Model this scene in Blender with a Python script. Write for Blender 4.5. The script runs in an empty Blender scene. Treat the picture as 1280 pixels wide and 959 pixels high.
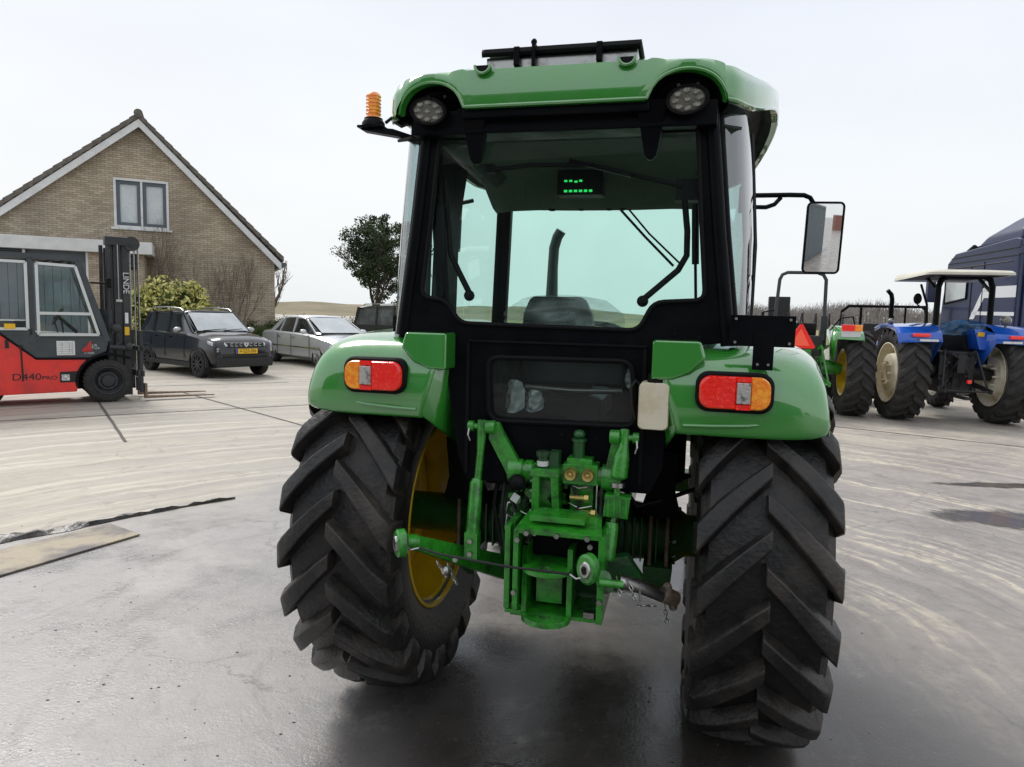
import bpy, bmesh, math, random
from mathutils import Vector, Matrix, noise
from mathutils.geometry import tessellate_polygon
random.seed(7)
R_ = math.radians
sc = bpy.context.scene
COL = sc.collection

# ------------------------------------------------------------------ mesh helper
class MB:
    def __init__(s): s.v=[]; s.f=[]; s.mi=[]; s.cur=0
    def add(s, vs, fs):
        b=len(s.v); s.v+= [tuple(v) for v in vs]
        for f in fs: s.f.append([b+i for i in f]); s.mi.append(s.cur)
        return s
    def box(s,x0,x1,y0,y1,z0,z1,M=None):
        vs=[Vector(p) for p in ((x0,y0,z0),(x1,y0,z0),(x1,y1,z0),(x0,y1,z0),(x0,y0,z1),(x1,y0,z1),(x1,y1,z1),(x0,y1,z1))]
        if M is not None: vs=[M@v for v in vs]
        return s.add(vs,[(0,3,2,1),(4,5,6,7),(0,1,5,4),(1,2,6,5),(2,3,7,6),(3,0,4,7)])
    def cbox(s,c,d,rot=(0,0,0)):
        M=Matrix.Translation(c)@Matrix.Rotation(rot[2],4,'Z')@Matrix.Rotation(rot[1],4,'Y')@Matrix.Rotation(rot[0],4,'X')
        return s.box(-d[0]/2,d[0]/2,-d[1]/2,d[1]/2,-d[2]/2,d[2]/2,M)
    def beam(s,p0,p1,w,h,up=(0,0,1)):
        p0=Vector(p0);p1=Vector(p1);d=(p1-p0);L=d.length;d.normalize()
        u=Vector(up); x=d.cross(u)
        if x.length<1e-4: x=d.cross(Vector((1,0,0)))
        x.normalize(); u=x.cross(d)
        M=Matrix((x.to_4d(),d.to_4d(),u.to_4d(),(0,0,0,1))).transposed()
        for i in range(3): M[3][i]=0; M[i][3]=p0[i]
        return s.box(-w/2,w/2,0,L,-h/2,h/2,M)
    def loft(s,rings,close=True,cap=True):
        n=len(rings[0]); vs=[p for r in rings for p in r]; fs=[]
        m=n if close else n-1
        for i in range(len(rings)-1):
            for j in range(m):
                k=(j+1)%n; fs.append((i*n+j,i*n+k,(i+1)*n+k,(i+1)*n+j))
        if cap and close:
            fs.append(tuple(reversed(range(n)))); fs.append(tuple((len(rings)-1)*n+j for j in range(n)))
        return s.add(vs,fs)
    def prism(s,poly,off):
        off=Vector(off); return s.loft([poly,[Vector(p)+off for p in poly]])
    def tube(s,path,r,n=10,cap=True):
        P=[Vector(p) for p in path]; rr=r if isinstance(r,(list,tuple)) else [r]*len(P)
        t0=(P[1]-P[0]).normalized(); a=Vector((0,0,1)) if abs(t0.z)<.9 else Vector((1,0,0))
        x=t0.cross(a).normalized(); rings=[]
        for i,p in enumerate(P):
            if i==0: t=t0
            elif i==len(P)-1: t=(P[i]-P[i-1]).normalized()
            else: t=((P[i]-P[i-1]).normalized()+(P[i+1]-P[i]).normalized()).normalized()
            x=(x-t*x.dot(t)).normalized(); y=t.cross(x)
            rings.append([p+(x*math.cos(2*math.pi*k/n)+y*math.sin(2*math.pi*k/n))*rr[i] for k in range(n)])
        return s.loft(rings,True,cap)
    def cyl(s,p0,p1,r0,r1=None,n=16): return s.tube([p0,p1],[r0,r0 if r1 is None else r1],n)
    def lathe(s,prof,axis='X',o=(0,0,0),n=48,closed=False):
        rings=[]
        for k in range(n):
            a=2*math.pi*k/n; ring=[]
            for (t,r) in prof:
                c,si=r*math.cos(a),r*math.sin(a)
                p={'X':(t,c,si),'Y':(si,t,c),'Z':(c,si,t)}[axis]
                ring.append((o[0]+p[0],o[1]+p[1],o[2]+p[2]))
            rings.append(ring)
        m=len(prof); vs=[p for r in rings for p in r]; fs=[]
        for k in range(n):
            k2=(k+1)%n
            for j in range(m if closed else m-1):
                j2=(j+1)%m; fs.append((k*m+j,k*m+j2,k2*m+j2,k2*m+j))
        return s.add(vs,fs)
    def sph(s,c,r,n=12,m=8,sq=(1,1,1)):
        prof=[]; vs=[];fs=[]
        for i in range(m+1):
            a=math.pi*i/m
            for k in range(n):
                b=2*math.pi*k/n
                vs.append((c[0]+r*sq[0]*math.sin(a)*math.cos(b),c[1]+r*sq[1]*math.sin(a)*math.sin(b),c[2]+r*sq[2]*math.cos(a)))
        for i in range(m):
            for k in range(n): fs.append((i*n+k,(i+1)*n+k,(i+1)*n+(k+1)%n,i*n+(k+1)%n))
        return s.add(vs,fs)
    def plate(s,outer,holes,th,fn):
        """flat 2-D polygon with holes, thickened; fn(a,b,t)->3-D"""
        loops=[outer]+list(holes); flat=[p for l in loops for p in l]
        tris=tessellate_polygon([[Vector((p[0],p[1],0)) for p in l] for l in loops])
        n=len(flat)
        vs=[fn(p[0],p[1],0) for p in flat]+[fn(p[0],p[1],th) for p in flat]
        fs=[tuple(t) for t in tris]+[tuple(n+i for i in reversed(t)) for t in tris]
        b=0
        for l in loops:
            for j in range(len(l)):
                k=(j+1)%len(l); fs.append((b+j,b+k,n+b+k,n+b+j))
            b+=len(l)
        return s.add(vs,fs)
    def build(s,name,mat,parent=None,bevel=0,seg=2,sharp=32,solid=0,sub=0,recalc=True,smooth=True,loc=None,rz=0):
        me=bpy.data.meshes.new(name); me.from_pydata(s.v,[],s.f); 
        mats=mat if isinstance(mat,(list,tuple)) else [mat]
        for m in mats: me.materials.append(m)
        for p,i in zip(me.polygons,s.mi): p.material_index=i
        bm=bmesh.new(); bm.from_mesh(me)
        bmesh.ops.remove_doubles(bm,verts=bm.verts,dist=1e-5)
        if recalc: bmesh.ops.recalc_face_normals(bm,faces=bm.faces)
        if bevel:
            es=[e for e in bm.edges if len(e.link_faces)==2 and e.calc_face_angle(0)>R_(28)]
            try: bmesh.ops.bevel(bm,geom=es,offset=bevel,segments=seg,affect='EDGES',profile=.6,clamp_overlap=True)
            except Exception: pass
        for f in bm.faces: f.smooth=smooth
        for e in bm.edges: e.smooth = not (len(e.link_faces)==2 and e.calc_face_angle(0)>R_(sharp))
        bm.to_mesh(me); bm.free()
        o=bpy.data.objects.new(name,me); COL.objects.link(o)
        if parent: o.parent=parent
        if loc: o.location=loc
        o.rotation_euler[2]=rz
        if solid:
            m=o.modifiers.new('s','SOLIDIFY'); m.thickness=solid; m.offset=0
        if sub:
            m=o.modifiers.new('u','SUBSURF'); m.levels=sub; m.render_levels=sub
        if bevel:
            m=o.modifiers.new('w','WEIGHTED_NORMAL'); m.keep_sharp=True
        return o

def tag(o,label=None,cat=None,group=None,kind=None):
    if label: o['label']=label
    if cat: o['category']=cat
    if group: o['group']=group
    if kind: o['kind']=kind
    return o
def empty(name,loc=(0,0,0),rz=0,parent=None):
    o=bpy.data.objects.new(name,None); o.empty_display_size=.1; COL.objects.link(o)
    o.location=loc; o.rotation_euler=(0,0,rz)
    if parent: o.parent=parent
    return o
def clone(o,parent=None,loc=None,rz=None):
    c=o.copy(); COL.objects.link(c)
    if parent: c.parent=parent
    if loc is not None: c.location=loc
    if rz is not None: c.rotation_euler[2]=rz
    for ch in o.children: clone(ch,c)
    return c
def cut(o,cutter):
    m=o.modifiers.new('b','BOOLEAN'); m.operation='DIFFERENCE'; m.object=cutter; m.solver='EXACT'
    dg=bpy.context.evaluated_depsgraph_get(); dg.update()
    me=bpy.data.meshes.new_from_object(o.evaluated_get(dg)); o.modifiers.clear(); o.data=me
    bpy.data.objects.remove(cutter)
    bm=bmesh.new(); bm.from_mesh(me)
    for e in bm.edges: e.smooth = not (len(e.link_faces)==2 and e.calc_face_angle(0)>R_(32))
    bm.to_mesh(me); bm.free()
def text(name,s,size,mat,parent,M,ext=.001,align='CENTER',sx=1):
    cu=bpy.data.curves.new('t','FONT'); cu.body=s; cu.size=size; cu.extrude=ext; cu.align_x=align; cu.align_y='CENTER'
    t=bpy.data.objects.new('t',cu); COL.objects.link(t)
    dg=bpy.context.evaluated_depsgraph_get(); dg.update()
    me=bpy.data.meshes.new_from_object(t.evaluated_get(dg)); bpy.data.objects.remove(t)
    me.materials.clear(); me.materials.append(mat)
    o=bpy.data.objects.new(name,me); COL.objects.link(o); o.parent=parent; o.matrix_local=M@Matrix.Diagonal((sx,1,1,1))
    return o

# ------------------------------------------------------------------ materials
def mat(name,base,rough=.5,metal=0,coat=0,n=None,spec=.5,bump=None,emit=None,alpha=None,coatr=.05,coatior=1.5):
    """n=(scale,colour2,lo,hi[,detail]) mixes in a second colour by noise; bump=(scale,strength)"""
    m=bpy.data.materials.new(name); m.use_nodes=True; nt=m.node_tree; N=nt.nodes; L=nt.links
    b=N['Principled BSDF']; c4=lambda c:(c[0],c[1],c[2],1)
    b.inputs['Base Color'].default_value=c4(base); b.inputs['Roughness'].default_value=rough
    b.inputs['Metallic'].default_value=metal; b.inputs['Coat Weight'].default_value=coat; b.inputs['Coat Roughness'].default_value=coatr; b.inputs['Coat IOR'].default_value=coatior
    b.inputs['Specular IOR Level'].default_value=spec
    tc=N.new('ShaderNodeTexCoord')
    if n:
        t=N.new('ShaderNodeTexNoise'); t.inputs['Scale'].default_value=n[0]; t.inputs['Detail'].default_value=n[4] if len(n)>4 else 6
        t.inputs['Roughness'].default_value=.65
        L.new(tc.outputs['Object'],t.inputs['Vector'])
        r=N.new('ShaderNodeMapRange'); r.inputs[1].default_value=n[2]; r.inputs[2].default_value=n[3]
        L.new(t.outputs['Fac'],r.inputs[0])
        x=N.new('ShaderNodeMix'); x.data_type='RGBA'; x.inputs[6].default_value=c4(base); x.inputs[7].default_value=c4(n[1])
        L.new(r.outputs[0],x.inputs[0]); L.new(x.outputs[2],b.inputs['Base Color'])
        rr=N.new('ShaderNodeMapRange'); rr.inputs[3].default_value=rough; rr.inputs[4].default_value=min(1,rough+.18)
        L.new(r.outputs[0],rr.inputs[0]); L.new(rr.outputs[0],b.inputs['Roughness'])
    if bump:
        t=N.new('ShaderNodeTexNoise'); t.inputs['Scale'].default_value=bump[0]; t.inputs['Detail'].default_value=5
        L.new(tc.outputs['Object'],t.inputs['Vector'])
        bp=N.new('ShaderNodeBump'); bp.inputs['Strength'].default_value=bump[1]; bp.inputs['Distance'].default_value=.01
        L.new(t.outputs['Fac'],bp.inputs['Height']); L.new(bp.outputs[0],b.inputs['Normal'])
    if emit: b.inputs['Emission Color'].default_value=c4(emit[0]); b.inputs['Emission Strength'].default_value=emit[1]
    return m
def glass(name,tint,f0=.04,dirt=0,rough=0.0,dirtcol=(.35,.37,.36)):
    m=bpy.data.materials.new(name); m.use_nodes=True; nt=m.node_tree; N=nt.nodes; L=nt.links; N.clear()
    out=N.new('ShaderNodeOutputMaterial'); tr=N.new('ShaderNodeBsdfTransparent'); tr.inputs[0].default_value=(*tint,1)
    gl=N.new('ShaderNodeBsdfGlossy'); gl.inputs['Roughness'].default_value=rough
    lw=N.new('ShaderNodeLayerWeight'); lw.inputs[0].default_value=.5
    pw=N.new('ShaderNodeMath'); pw.operation='POWER'; pw.inputs[1].default_value=4.2; L.new(lw.outputs['Facing'],pw.inputs[0])
    fr=N.new('ShaderNodeMath'); fr.operation='MULTIPLY_ADD'; fr.inputs[1].default_value=.85; fr.inputs[2].default_value=f0; L.new(pw.outputs[0],fr.inputs[0])
    mx=N.new('ShaderNodeMixShader'); L.new(fr.outputs[0],mx.inputs[0]); L.new(gl.outputs[0],mx.inputs[2])
    if dirt:
        tc=N.new('ShaderNodeTexCoord'); t=N.new('ShaderNodeTexNoise'); t.inputs['Scale'].default_value=5; t.inputs['Detail'].default_value=8
        L.new(tc.outputs['Object'],t.inputs['Vector'])
        r=N.new('ShaderNodeMapRange'); r.inputs[1].default_value=.35; r.inputs[2].default_value=.75; r.inputs[3].default_value=dirt*.3; r.inputs[4].default_value=dirt
        L.new(t.outputs['Fac'],r.inputs[0])
        df=N.new('ShaderNodeBsdfDiffuse'); df.inputs[0].default_value=(*dirtcol,1)
        m2=N.new('ShaderNodeMixShader'); L.new(r.outputs[0],m2.inputs[0]); L.new(tr.outputs[0],m2.inputs[1]); L.new(df.outputs[0],m2.inputs[2])
        L.new(m2.outputs[0],mx.inputs[1])
    else: L.new(tr.outputs[0],mx.inputs[1])
    L.new(mx.outputs[0],out.inputs[0]); return m

M={}
M['green']=mat('green_paint',(.038,.29,.032),.22,coat=1,n=(2.6,(.085,.27,.075),.50,.78,10),coatr=.035,coatior=2.0,bump=(2.5,.06))
M['green_cast']=mat('green_casting',(.030,.31,.020),.3,coat=1,n=(16,(.012,.075,.010),.47,.68,9),bump=(45,.5),coatr=.2)  # dark mottling paints shade contrast onto the linkage
M['green_dark']=mat('green_shaded_casting',(.009,.10,.016),.45,coat=.4,n=(7,(.01,.03,.012),.4,.7),bump=(50,.3))  # darker copy of the casting green, shade under the tractor in its colour
M['black']=mat('black_panel_paint',(.0025,.003,.0045),.36,n=(6,(.005,.0055,.007),.4,.7),bump=(150,.08),spec=.09)
M['blackplastic']=mat('black_plastic',(.005,.005,.006),.5,n=(12,(.009,.009,.010),.4,.75),spec=.14)
M['tube']=mat('grey_painted_tube',(.03,.033,.036),.4,n=(20,(.06,.062,.062),.5,.8))
M['rubber']=mat('tyre_rubber',(.008,.0078,.0078),.45,n=(4.0,(.085,.07,.056),.52,.86,10),bump=(55,.4))
def edge_glint_dust(m,col,lo,hi,amt):
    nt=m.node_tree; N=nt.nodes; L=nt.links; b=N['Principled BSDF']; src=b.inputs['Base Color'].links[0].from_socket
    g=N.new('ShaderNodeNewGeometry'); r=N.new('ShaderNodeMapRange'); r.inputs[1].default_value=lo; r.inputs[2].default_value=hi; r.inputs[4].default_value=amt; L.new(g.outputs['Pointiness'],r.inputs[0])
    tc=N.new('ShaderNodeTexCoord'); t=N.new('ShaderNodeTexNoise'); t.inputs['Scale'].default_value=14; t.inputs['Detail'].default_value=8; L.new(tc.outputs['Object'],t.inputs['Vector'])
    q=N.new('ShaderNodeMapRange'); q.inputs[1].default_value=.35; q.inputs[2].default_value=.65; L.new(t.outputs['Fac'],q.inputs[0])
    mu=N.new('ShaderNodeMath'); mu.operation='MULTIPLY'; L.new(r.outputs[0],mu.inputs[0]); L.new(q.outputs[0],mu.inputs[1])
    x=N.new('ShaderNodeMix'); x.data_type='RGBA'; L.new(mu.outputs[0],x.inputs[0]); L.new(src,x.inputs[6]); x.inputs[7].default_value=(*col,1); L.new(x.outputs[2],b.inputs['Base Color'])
edge_glint_dust(M['rubber'],(.15,.125,.10),.53,.64,.6)  # lug edge highlights painted in, along with brown dust
M['rubber_far']=mat('tyre_rubber_dusty',(.018,.018,.018),.8,n=(9,(.055,.05,.045),.4,.75))
M['yellow']=mat('yellow_rim_paint',(.85,.56,.01),.35,coat=.6,n=(5,(.62,.36,.02),.5,.85))
M['cream']=mat('cream_rim_paint',(.85,.80,.64),.45,n=(7,(.45,.38,.28),.5,.8))
M['steel']=mat('bright_steel',(.5,.5,.48),.3,1,n=(25,(.25,.22,.2),.5,.75))
M['brass']=mat('brass_fitting',(.55,.42,.14),.35,.9)
M['rusty']=mat('rusty_steel',(.2,.13,.08),.6,.5,n=(25,(.35,.3,.25),.4,.7))
M['white']=mat('white_paint',(.72,.73,.72),.45,n=(3,(.6,.61,.6),.4,.7))
M['orange_lens']=mat('orange_lens',(.85,.22,.01),.15,coat=1,bump=(70,.5),n=(60,(.95,.42,.03),.45,.6),emit=((1,.2,.0),.12))
M['red_lens']=mat('red_lens',(.72,.012,.008),.15,coat=1,bump=(70,.5),n=(70,(.9,.08,.03),.55,.68),emit=((1,.01,.0),.18))
M['clear_lens']=mat('clear_lens',(.62,.6,.56),.12,.3,coat=1,n=(50,(.2,.19,.18),.5,.62),bump=(60,.4))
M['lamp']=mat('lamp_reflector',(.16,.155,.13),.22,.3,coat=1,bump=(90,.3))
M['lampdot']=mat('lamp_led_dot',(.42,.42,.37),.15,.2,coat=1,n=(60,(.15,.14,.11),.45,.6))
M['led']=mat('green_display',(.0,.3,.05),.4,emit=((.04,1,.2),.75))
M['liner']=mat('headliner',(.045,.05,.047),.8,n=(8,(.075,.08,.072),.42,.66,9))
M['seat']=mat('seat_vinyl',(.012,.013,.014),.4,n=(14,(.022,.023,.024),.4,.7))
M['cable']=mat('black_cable',(.01,.01,.01),.45)
M['wrap_pale']=glass('pale_fill_film',(.9,.93,.92),dirt=1.1,rough=.2,dirtcol=(.9,.93,.92))
M['bottle']=mat('milky_plastic',(.78,.72,.55),.35,n=(7,(.60,.48,.30),.42,.68))
M['glass']=glass('tinted_cab_glass',(.84,.965,.92),dirt=.03,dirtcol=(.2,.22,.2))
M['glass_side']=glass('tinted_side_glass',(.72,.95,.89),dirt=.04,f0=.07)
M['glass_q']=glass('reflective_quarter_glass',(.6,.8,.8),dirt=.06,f0=.26)
M['glass_low']=glass('lower_window_glass',(.8,.9,.87),dirt=.08)
M['plasticwrap']=glass('clear_plastic_wrap',(.93,.95,.94),dirt=.55,rough=.25,dirtcol=(.82,.85,.83))
M['carglass']=mat('dark_car_glass',(.016,.019,.02),.06,coat=1,spec=.6)
M['screen']=mat('sky_painted_windscreen',(.34,.38,.38),.05,coat=1,spec=.8,n=(1.5,(.5,.54,.54),.4,.7))  # sky reflection on the windscreens painted into the base colour
M['mirror']=mat('mirror_glass',(.86,.87,.87),.02,1)

SPLIT={'side_console','hydraulic_hose','casting_boss','grille_pattern','roll_bar_brace','chain','bolt','red_lens','pillar','window_glass','case_fitting','air_horn','door_gap','wheel_arch','corner_post','window_hinge','hatch_strap','pressed_rib','linkage_wire'}
# ------------------------------------------------------------------ camera, world, sun
cam_d=bpy.data.cameras.new('camera'); cam=bpy.data.objects.new('camera',cam_d); COL.objects.link(cam); sc.camera=cam
cam_d.sensor_fit='HORIZONTAL'; cam_d.sensor_width=36; cam_d.lens=36*870/1280; cam_d.clip_end=3000; cam_d.clip_start=.05
pi_,ro=-.0986,.0255
F=Vector((0,math.cos(pi_),math.sin(pi_))); U0=Vector((0,-math.sin(pi_),math.cos(pi_))); c_,s_=math.cos(ro),math.sin(ro)
Rv=Vector((c_,0,0))+U0*s_; Uv=Vector((-s_,0,0))+U0*c_
cam.matrix_world=Matrix(((Rv.x,Uv.x,-F.x,0),(Rv.y,Uv.y,-F.y,0),(Rv.z,Uv.z,-F.z,1.6347),(0,0,0,1)))
sc.view_settings.view_transform='Standard'; sc.view_settings.look='None'; sc.view_settings.exposure=0
sc.cycles.use_denoising=True; sc.cycles.max_bounces=8; sc.cycles.transparent_max_bounces=16; sc.cycles.caustics_reflective=False; sc.cycles.caustics_refractive=False

EL,AZ=R_(48),R_(-38)       # sun direction: azimuth measured from +Y towards +X
w=bpy.data.worlds.new('World'); sc.world=w; w.use_nodes=True; nt=w.node_tree; N=nt.nodes; L=nt.links
bg=N['Background']; bg.inputs[1].default_value=.112
sk=N.new('ShaderNodeTexSky'); sk.sky_type='NISHITA'; sk.sun_disc=False; sk.sun_elevation=EL; sk.sun_rotation=AZ; sk.air_density=1.5; sk.dust_density=5
tc=N.new('ShaderNodeTexCoord'); sp=N.new('ShaderNodeSeparateXYZ'); L.new(tc.outputs['Generated'],sp.inputs[0])
cr=N.new('ShaderNodeValToRGB'); L.new(sp.outputs[2],cr.inputs[0])
e=cr.color_ramp.elements; e[0].position=0; e[0].color=(8.4,8.7,8.8,1); e[1].position=1; e[1].color=(9.6,9.8,10.4,1)
e2=cr.color_ramp.elements.new(.12); e2.color=(8.5,8.75,8.95,1); e3=cr.color_ramp.elements.new(.45); e3.color=(7.6,8.05,8.9,1)
nz=N.new('ShaderNodeTexNoise'); nz.inputs['Scale'].default_value=1.6; nz.inputs['Detail'].default_value=5; 
mp=N.new('ShaderNodeMapping'); mp.inputs['Scale'].default_value=(1,1,3); L.new(tc.outputs['Generated'],mp.inputs[0]); L.new(mp.outputs[0],nz.inputs['Vector'])
mr=N.new('ShaderNodeMapRange'); mr.inputs[1].default_value=.3; mr.inputs[2].default_value=.7; mr.inputs[3].default_value=.93; mr.inputs[4].default_value=1.04; L.new(nz.outputs['Fac'],mr.inputs[0])
vm=N.new('ShaderNodeVectorMath'); vm.operation='SCALE'; L.new(cr.outputs[0],vm.inputs[0]); L.new(mr.outputs[0],vm.inputs['Scale'])
mx=N.new('ShaderNodeMix'); mx.data_type='RGBA'; mx.inputs[0].default_value=.94; L.new(sk.outputs[0],mx.inputs[6]); L.new(vm.outputs[0],mx.inputs[7]); L.new(mx.outputs[2],bg.inputs[0])
sd=bpy.data.lights.new('sun','SUN'); sd.energy=2.3; sd.angle=R_(20); sd.color=(1,.965,.91)
so=bpy.data.objects.new('sun',sd); COL.objects.link(so); so.location=(-4,-4,12)
dirv=Vector((math.sin(AZ)*math.cos(EL),math.cos(AZ)*math.cos(EL),math.sin(EL))); so.rotation_euler=dirv.to_track_quat('Z','Y').to_euler()

# ------------------------------------------------------------------ ground
def ground_mat():
    m=bpy.data.materials.new('yard_paving'); m.use_nodes=True; nt=m.node_tree; N=nt.nodes; L=nt.links; b=N['Principled BSDF']
    tc=N.new('ShaderNodeTexCoord'); P=tc.outputs['Object']
    def val(x,sock):
        if isinstance(x,(int,float)): sock.default_value=x
        else: L.new(x,sock)
    def ma(op,a,b_=0,c=0,clamp=False):
        n=N.new('ShaderNodeMath'); n.operation=op; n.use_clamp=clamp; val(a,n.inputs[0]); val(b_,n.inputs[1]); val(c,n.inputs[2]); return n.outputs[0]
    def noi(vec,s,d=5,r=.6,dist=0):
        n=N.new('ShaderNodeTexNoise'); n.inputs['Scale'].default_value=s; n.inputs['Detail'].default_value=d; n.inputs['Roughness'].default_value=r; n.inputs['Distortion'].default_value=dist
        L.new(vec,n.inputs['Vector']); return n.outputs['Fac']
    def rng(x,lo,hi,a=0,b_=1):
        n=N.new('ShaderNodeMapRange'); n.interpolation_type='SMOOTHSTEP'; val(x,n.inputs[0]); n.inputs[1].default_value=lo; n.inputs[2].default_value=hi; n.inputs[3].default_value=a; n.inputs[4].default_value=b_; return n.outputs[0]
    def mix(f,a,c):
        n=N.new('ShaderNodeMix'); n.data_type='RGBA'; val(f,n.inputs[0])
        for q,i in ((a,6),(c,7)):
            if isinstance(q,tuple): n.inputs[i].default_value=(*q,1)
            else: L.new(q,n.inputs[i])
        return n.outputs[2]
    sp=N.new('ShaderNodeSeparateXYZ'); L.new(P,sp.inputs[0]); X,Y=sp.outputs[0],sp.outputs[1]
    big=noi(P,.35,4); mid=noi(P,1.3,6,.65); fine=noi(P,9,8,.7); grit=noi(P,70,3,.7); grain=noi(P,260,2,.6)
    # curved wheel-track coordinates round the tractor
    dx=ma('SUBTRACT',X,-.4); dy=ma('MULTIPLY',ma('SUBTRACT',Y,3.2),.95)
    r=ma('SQRT',ma('ADD',ma('MULTIPLY',dx,dx),ma('MULTIPLY',dy,dy)))
    th=ma('ARCTAN2',dy,dx); rw=ma('ADD',r,ma('MULTIPLY',ma('SUBTRACT',big,.5),.9))
    cb=N.new('ShaderNodeCombineXYZ'); L.new(rw,cb.inputs[0]); L.new(ma('MULTIPLY',th,.42),cb.inputs[1])
    cb2=N.new('ShaderNodeCombineXYZ'); L.new(rw,cb2.inputs[0]); L.new(ma('MULTIPLY',th,.22),cb2.inputs[1])
    st1=noi(cb.outputs[0],2.2,6,.62); st2=noi(cb2.outputs[0],6.5,7,.68,.12)
    # side of the slab edge, left only
    sd_=ma('ADD',ma('MULTIPLY',ma('ADD',X,2.1),-.67),ma('MULTIPLY',ma('SUBTRACT',Y,6.02),.74))
    sd_=ma('ADD',sd_,ma('MULTIPLY',ma('SUBTRACT',mid,.5),.25))
    far=ma('MAXIMUM',ma('MULTIPLY',rng(sd_,-.03,.03),rng(X,-1.9,-2.6,.0,1)),rng(ma('ADD',sd_,ma('MULTIPLY',ma('SUBTRACT',st1,.5),2.5)),-.9,1.6,0,1))
    right=rng(X,-1.2,2.2)
    dist=rng(Y,5,13)
    cream=mix(fine,(.33,.30,.245),(.47,.43,.355)); cream=mix(rng(st1,.42,.62),cream,(.30,.275,.235))
    cream=mix(ma('MULTIPLY',rng(st2,.5,.64),.75),cream,(.56,.515,.42)); cream=mix(rng(big,.52,.68,0,.5),cream,(.32,.30,.265))
    wet=mix(mid,(.20,.19,.185),(.36,.34,.33)); wet=mix(rng(grit,.5,.75,0,.45),wet,(.42,.40,.39))
    wet=mix(rng(noi(P,.8,5,.6,.6),.56,.66,0,.45),wet,(.43,.40,.375))
    # right: wet asphalt with sandy drying streaks
    streak=ma('MULTIPLY',rng(st2,.49,.58),rng(st1,.42,.54)); streak=ma('MULTIPLY',streak,ma('MULTIPLY',rng(Y,2.0,4.6,.1,.95),rng(fine,.36,.58,.1,.72)))
    rgt=mix(ma('MULTIPLY',rng(fine,.3,.7),.4),(.27,.245,.225),(.40,.365,.33)); rgt=mix(streak,rgt,(.68,.61,.46))
    rgt=mix(ma('MULTIPLY',dist,rng(mid,.4,.62,.15,.8)),rgt,(.52,.47,.38))
    lft=mix(far,wet,cream)
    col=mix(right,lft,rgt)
    near_wet_shade=rng(ma('ADD',Y,ma('MULTIPLY',ma('SUBTRACT',mid,.5),1.6)),2.7,4.7,1,0); wet_shade_m=ma('MULTIPLY',near_wet_shade,ma('MULTIPLY',rng(ma('ADD',X,ma('MULTIPLY',ma('SUBTRACT',big,.5),2)),-1.3,-.1,.0,1.0),rng(X,1.2,2.4,1,.2))); col=mix(wet_shade_m,col,mix(mid,(.022,.019,.017),(.085,.075,.066)))  # wet ground, with the tractor's shade and dark reflection painted into the colour
    # puddle patches on the right
    pd=None
    for (cx_,cy_,sx_,sy_) in ((4.25,5.85,.62,.33),(4.9,5.2,.7,.4),(5.2,7.1,.9,.12),(1.0,4.4,1.5,.5),(.1,2.1,.9,.35)):
        a=ma('DIVIDE',ma('SUBTRACT',X,cx_),sx_); bb=ma('DIVIDE',ma('SUBTRACT',Y,cy_),sy_)
        q=ma('SUBTRACT',1.25,ma('SQRT',ma('ADD',ma('MULTIPLY',a,a),ma('MULTIPLY',bb,bb))))
        q=rng(ma('ADD',q,ma('MULTIPLY',ma('SUBTRACT',mid,.5),2.2)),.2,.62); pd=q if pd is None else ma('MAXIMUM',pd,q)
    col=mix(ma('MULTIPLY',rng(st2,.47,.34),.36),col,(.12,.108,.095)); col=mix(ma('MULTIPLY',rng(noi(P,2.6,6,.7,.8),.57,.66),.28),col,(.10,.092,.085)); col=mix(ma('MULTIPLY',pd,.75),col,(.06,.055,.05))
    col=mix(ma('MULTIPLY',rng(noi(P,4.2,9,.78,.3),.5,.7),.22),col,(.08,.075,.07)); col=mix(ma('MULTIPLY',rng(noi(P,3.1,9,.78,.2),.54,.72),.22),col,(.55,.51,.45))
    # speckle
    col=mix(rng(grain,.66,.74,0,.35),col,(.05,.045,.04)); col=mix(rng(noi(P,120,2,.5),.68,.76,0,.4),col,(.5,.48,.43))
    # hair cracks and oil spots
    vo=N.new('ShaderNodeTexVoronoi'); vo.feature='DISTANCE_TO_EDGE'; vo.inputs['Scale'].default_value=.45
    wv=N.new('ShaderNodeVectorMath'); wv.operation='ADD'; L.new(P,wv.inputs[0]); cw=N.new('ShaderNodeCombineXYZ'); L.new(ma('MULTIPLY',fine,.35),cw.inputs[0]); L.new(ma('MULTIPLY',mid,.5),cw.inputs[1]); L.new(cw.outputs[0],wv.inputs[1]); L.new(wv.outputs[0],vo.inputs['Vector'])
    col=mix(ma('MULTIPLY',rng(vo.outputs['Distance'],.0,.006,.5,0),rng(mid,.45,.6)),col,(.06,.055,.05))
    L.new(col,b.inputs['Base Color'])
    wetm=ma('MAXIMUM',ma('MULTIPLY',ma('SUBTRACT',1,far),ma('SUBTRACT',1,right)),ma('MULTIPLY',right,ma('SUBTRACT',1,ma('MAXIMUM',streak,dist))))
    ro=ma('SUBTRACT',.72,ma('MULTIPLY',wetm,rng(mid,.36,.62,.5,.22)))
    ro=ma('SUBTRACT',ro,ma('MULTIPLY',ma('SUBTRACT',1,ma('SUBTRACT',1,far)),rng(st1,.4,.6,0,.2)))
    ro=mix(ma('MULTIPLY',wet_shade_m,rng(mid,.35,.6,.9,.5)),ro,(.13,.13,.13)); ro=mix(pd,ro,(.1,.1,.1)); L.new(ro,b.inputs['Roughness'])
    bp=N.new('ShaderNodeBump'); bp.inputs['Strength'].default_value=.5; bp.inputs['Distance'].default_value=.006
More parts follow.
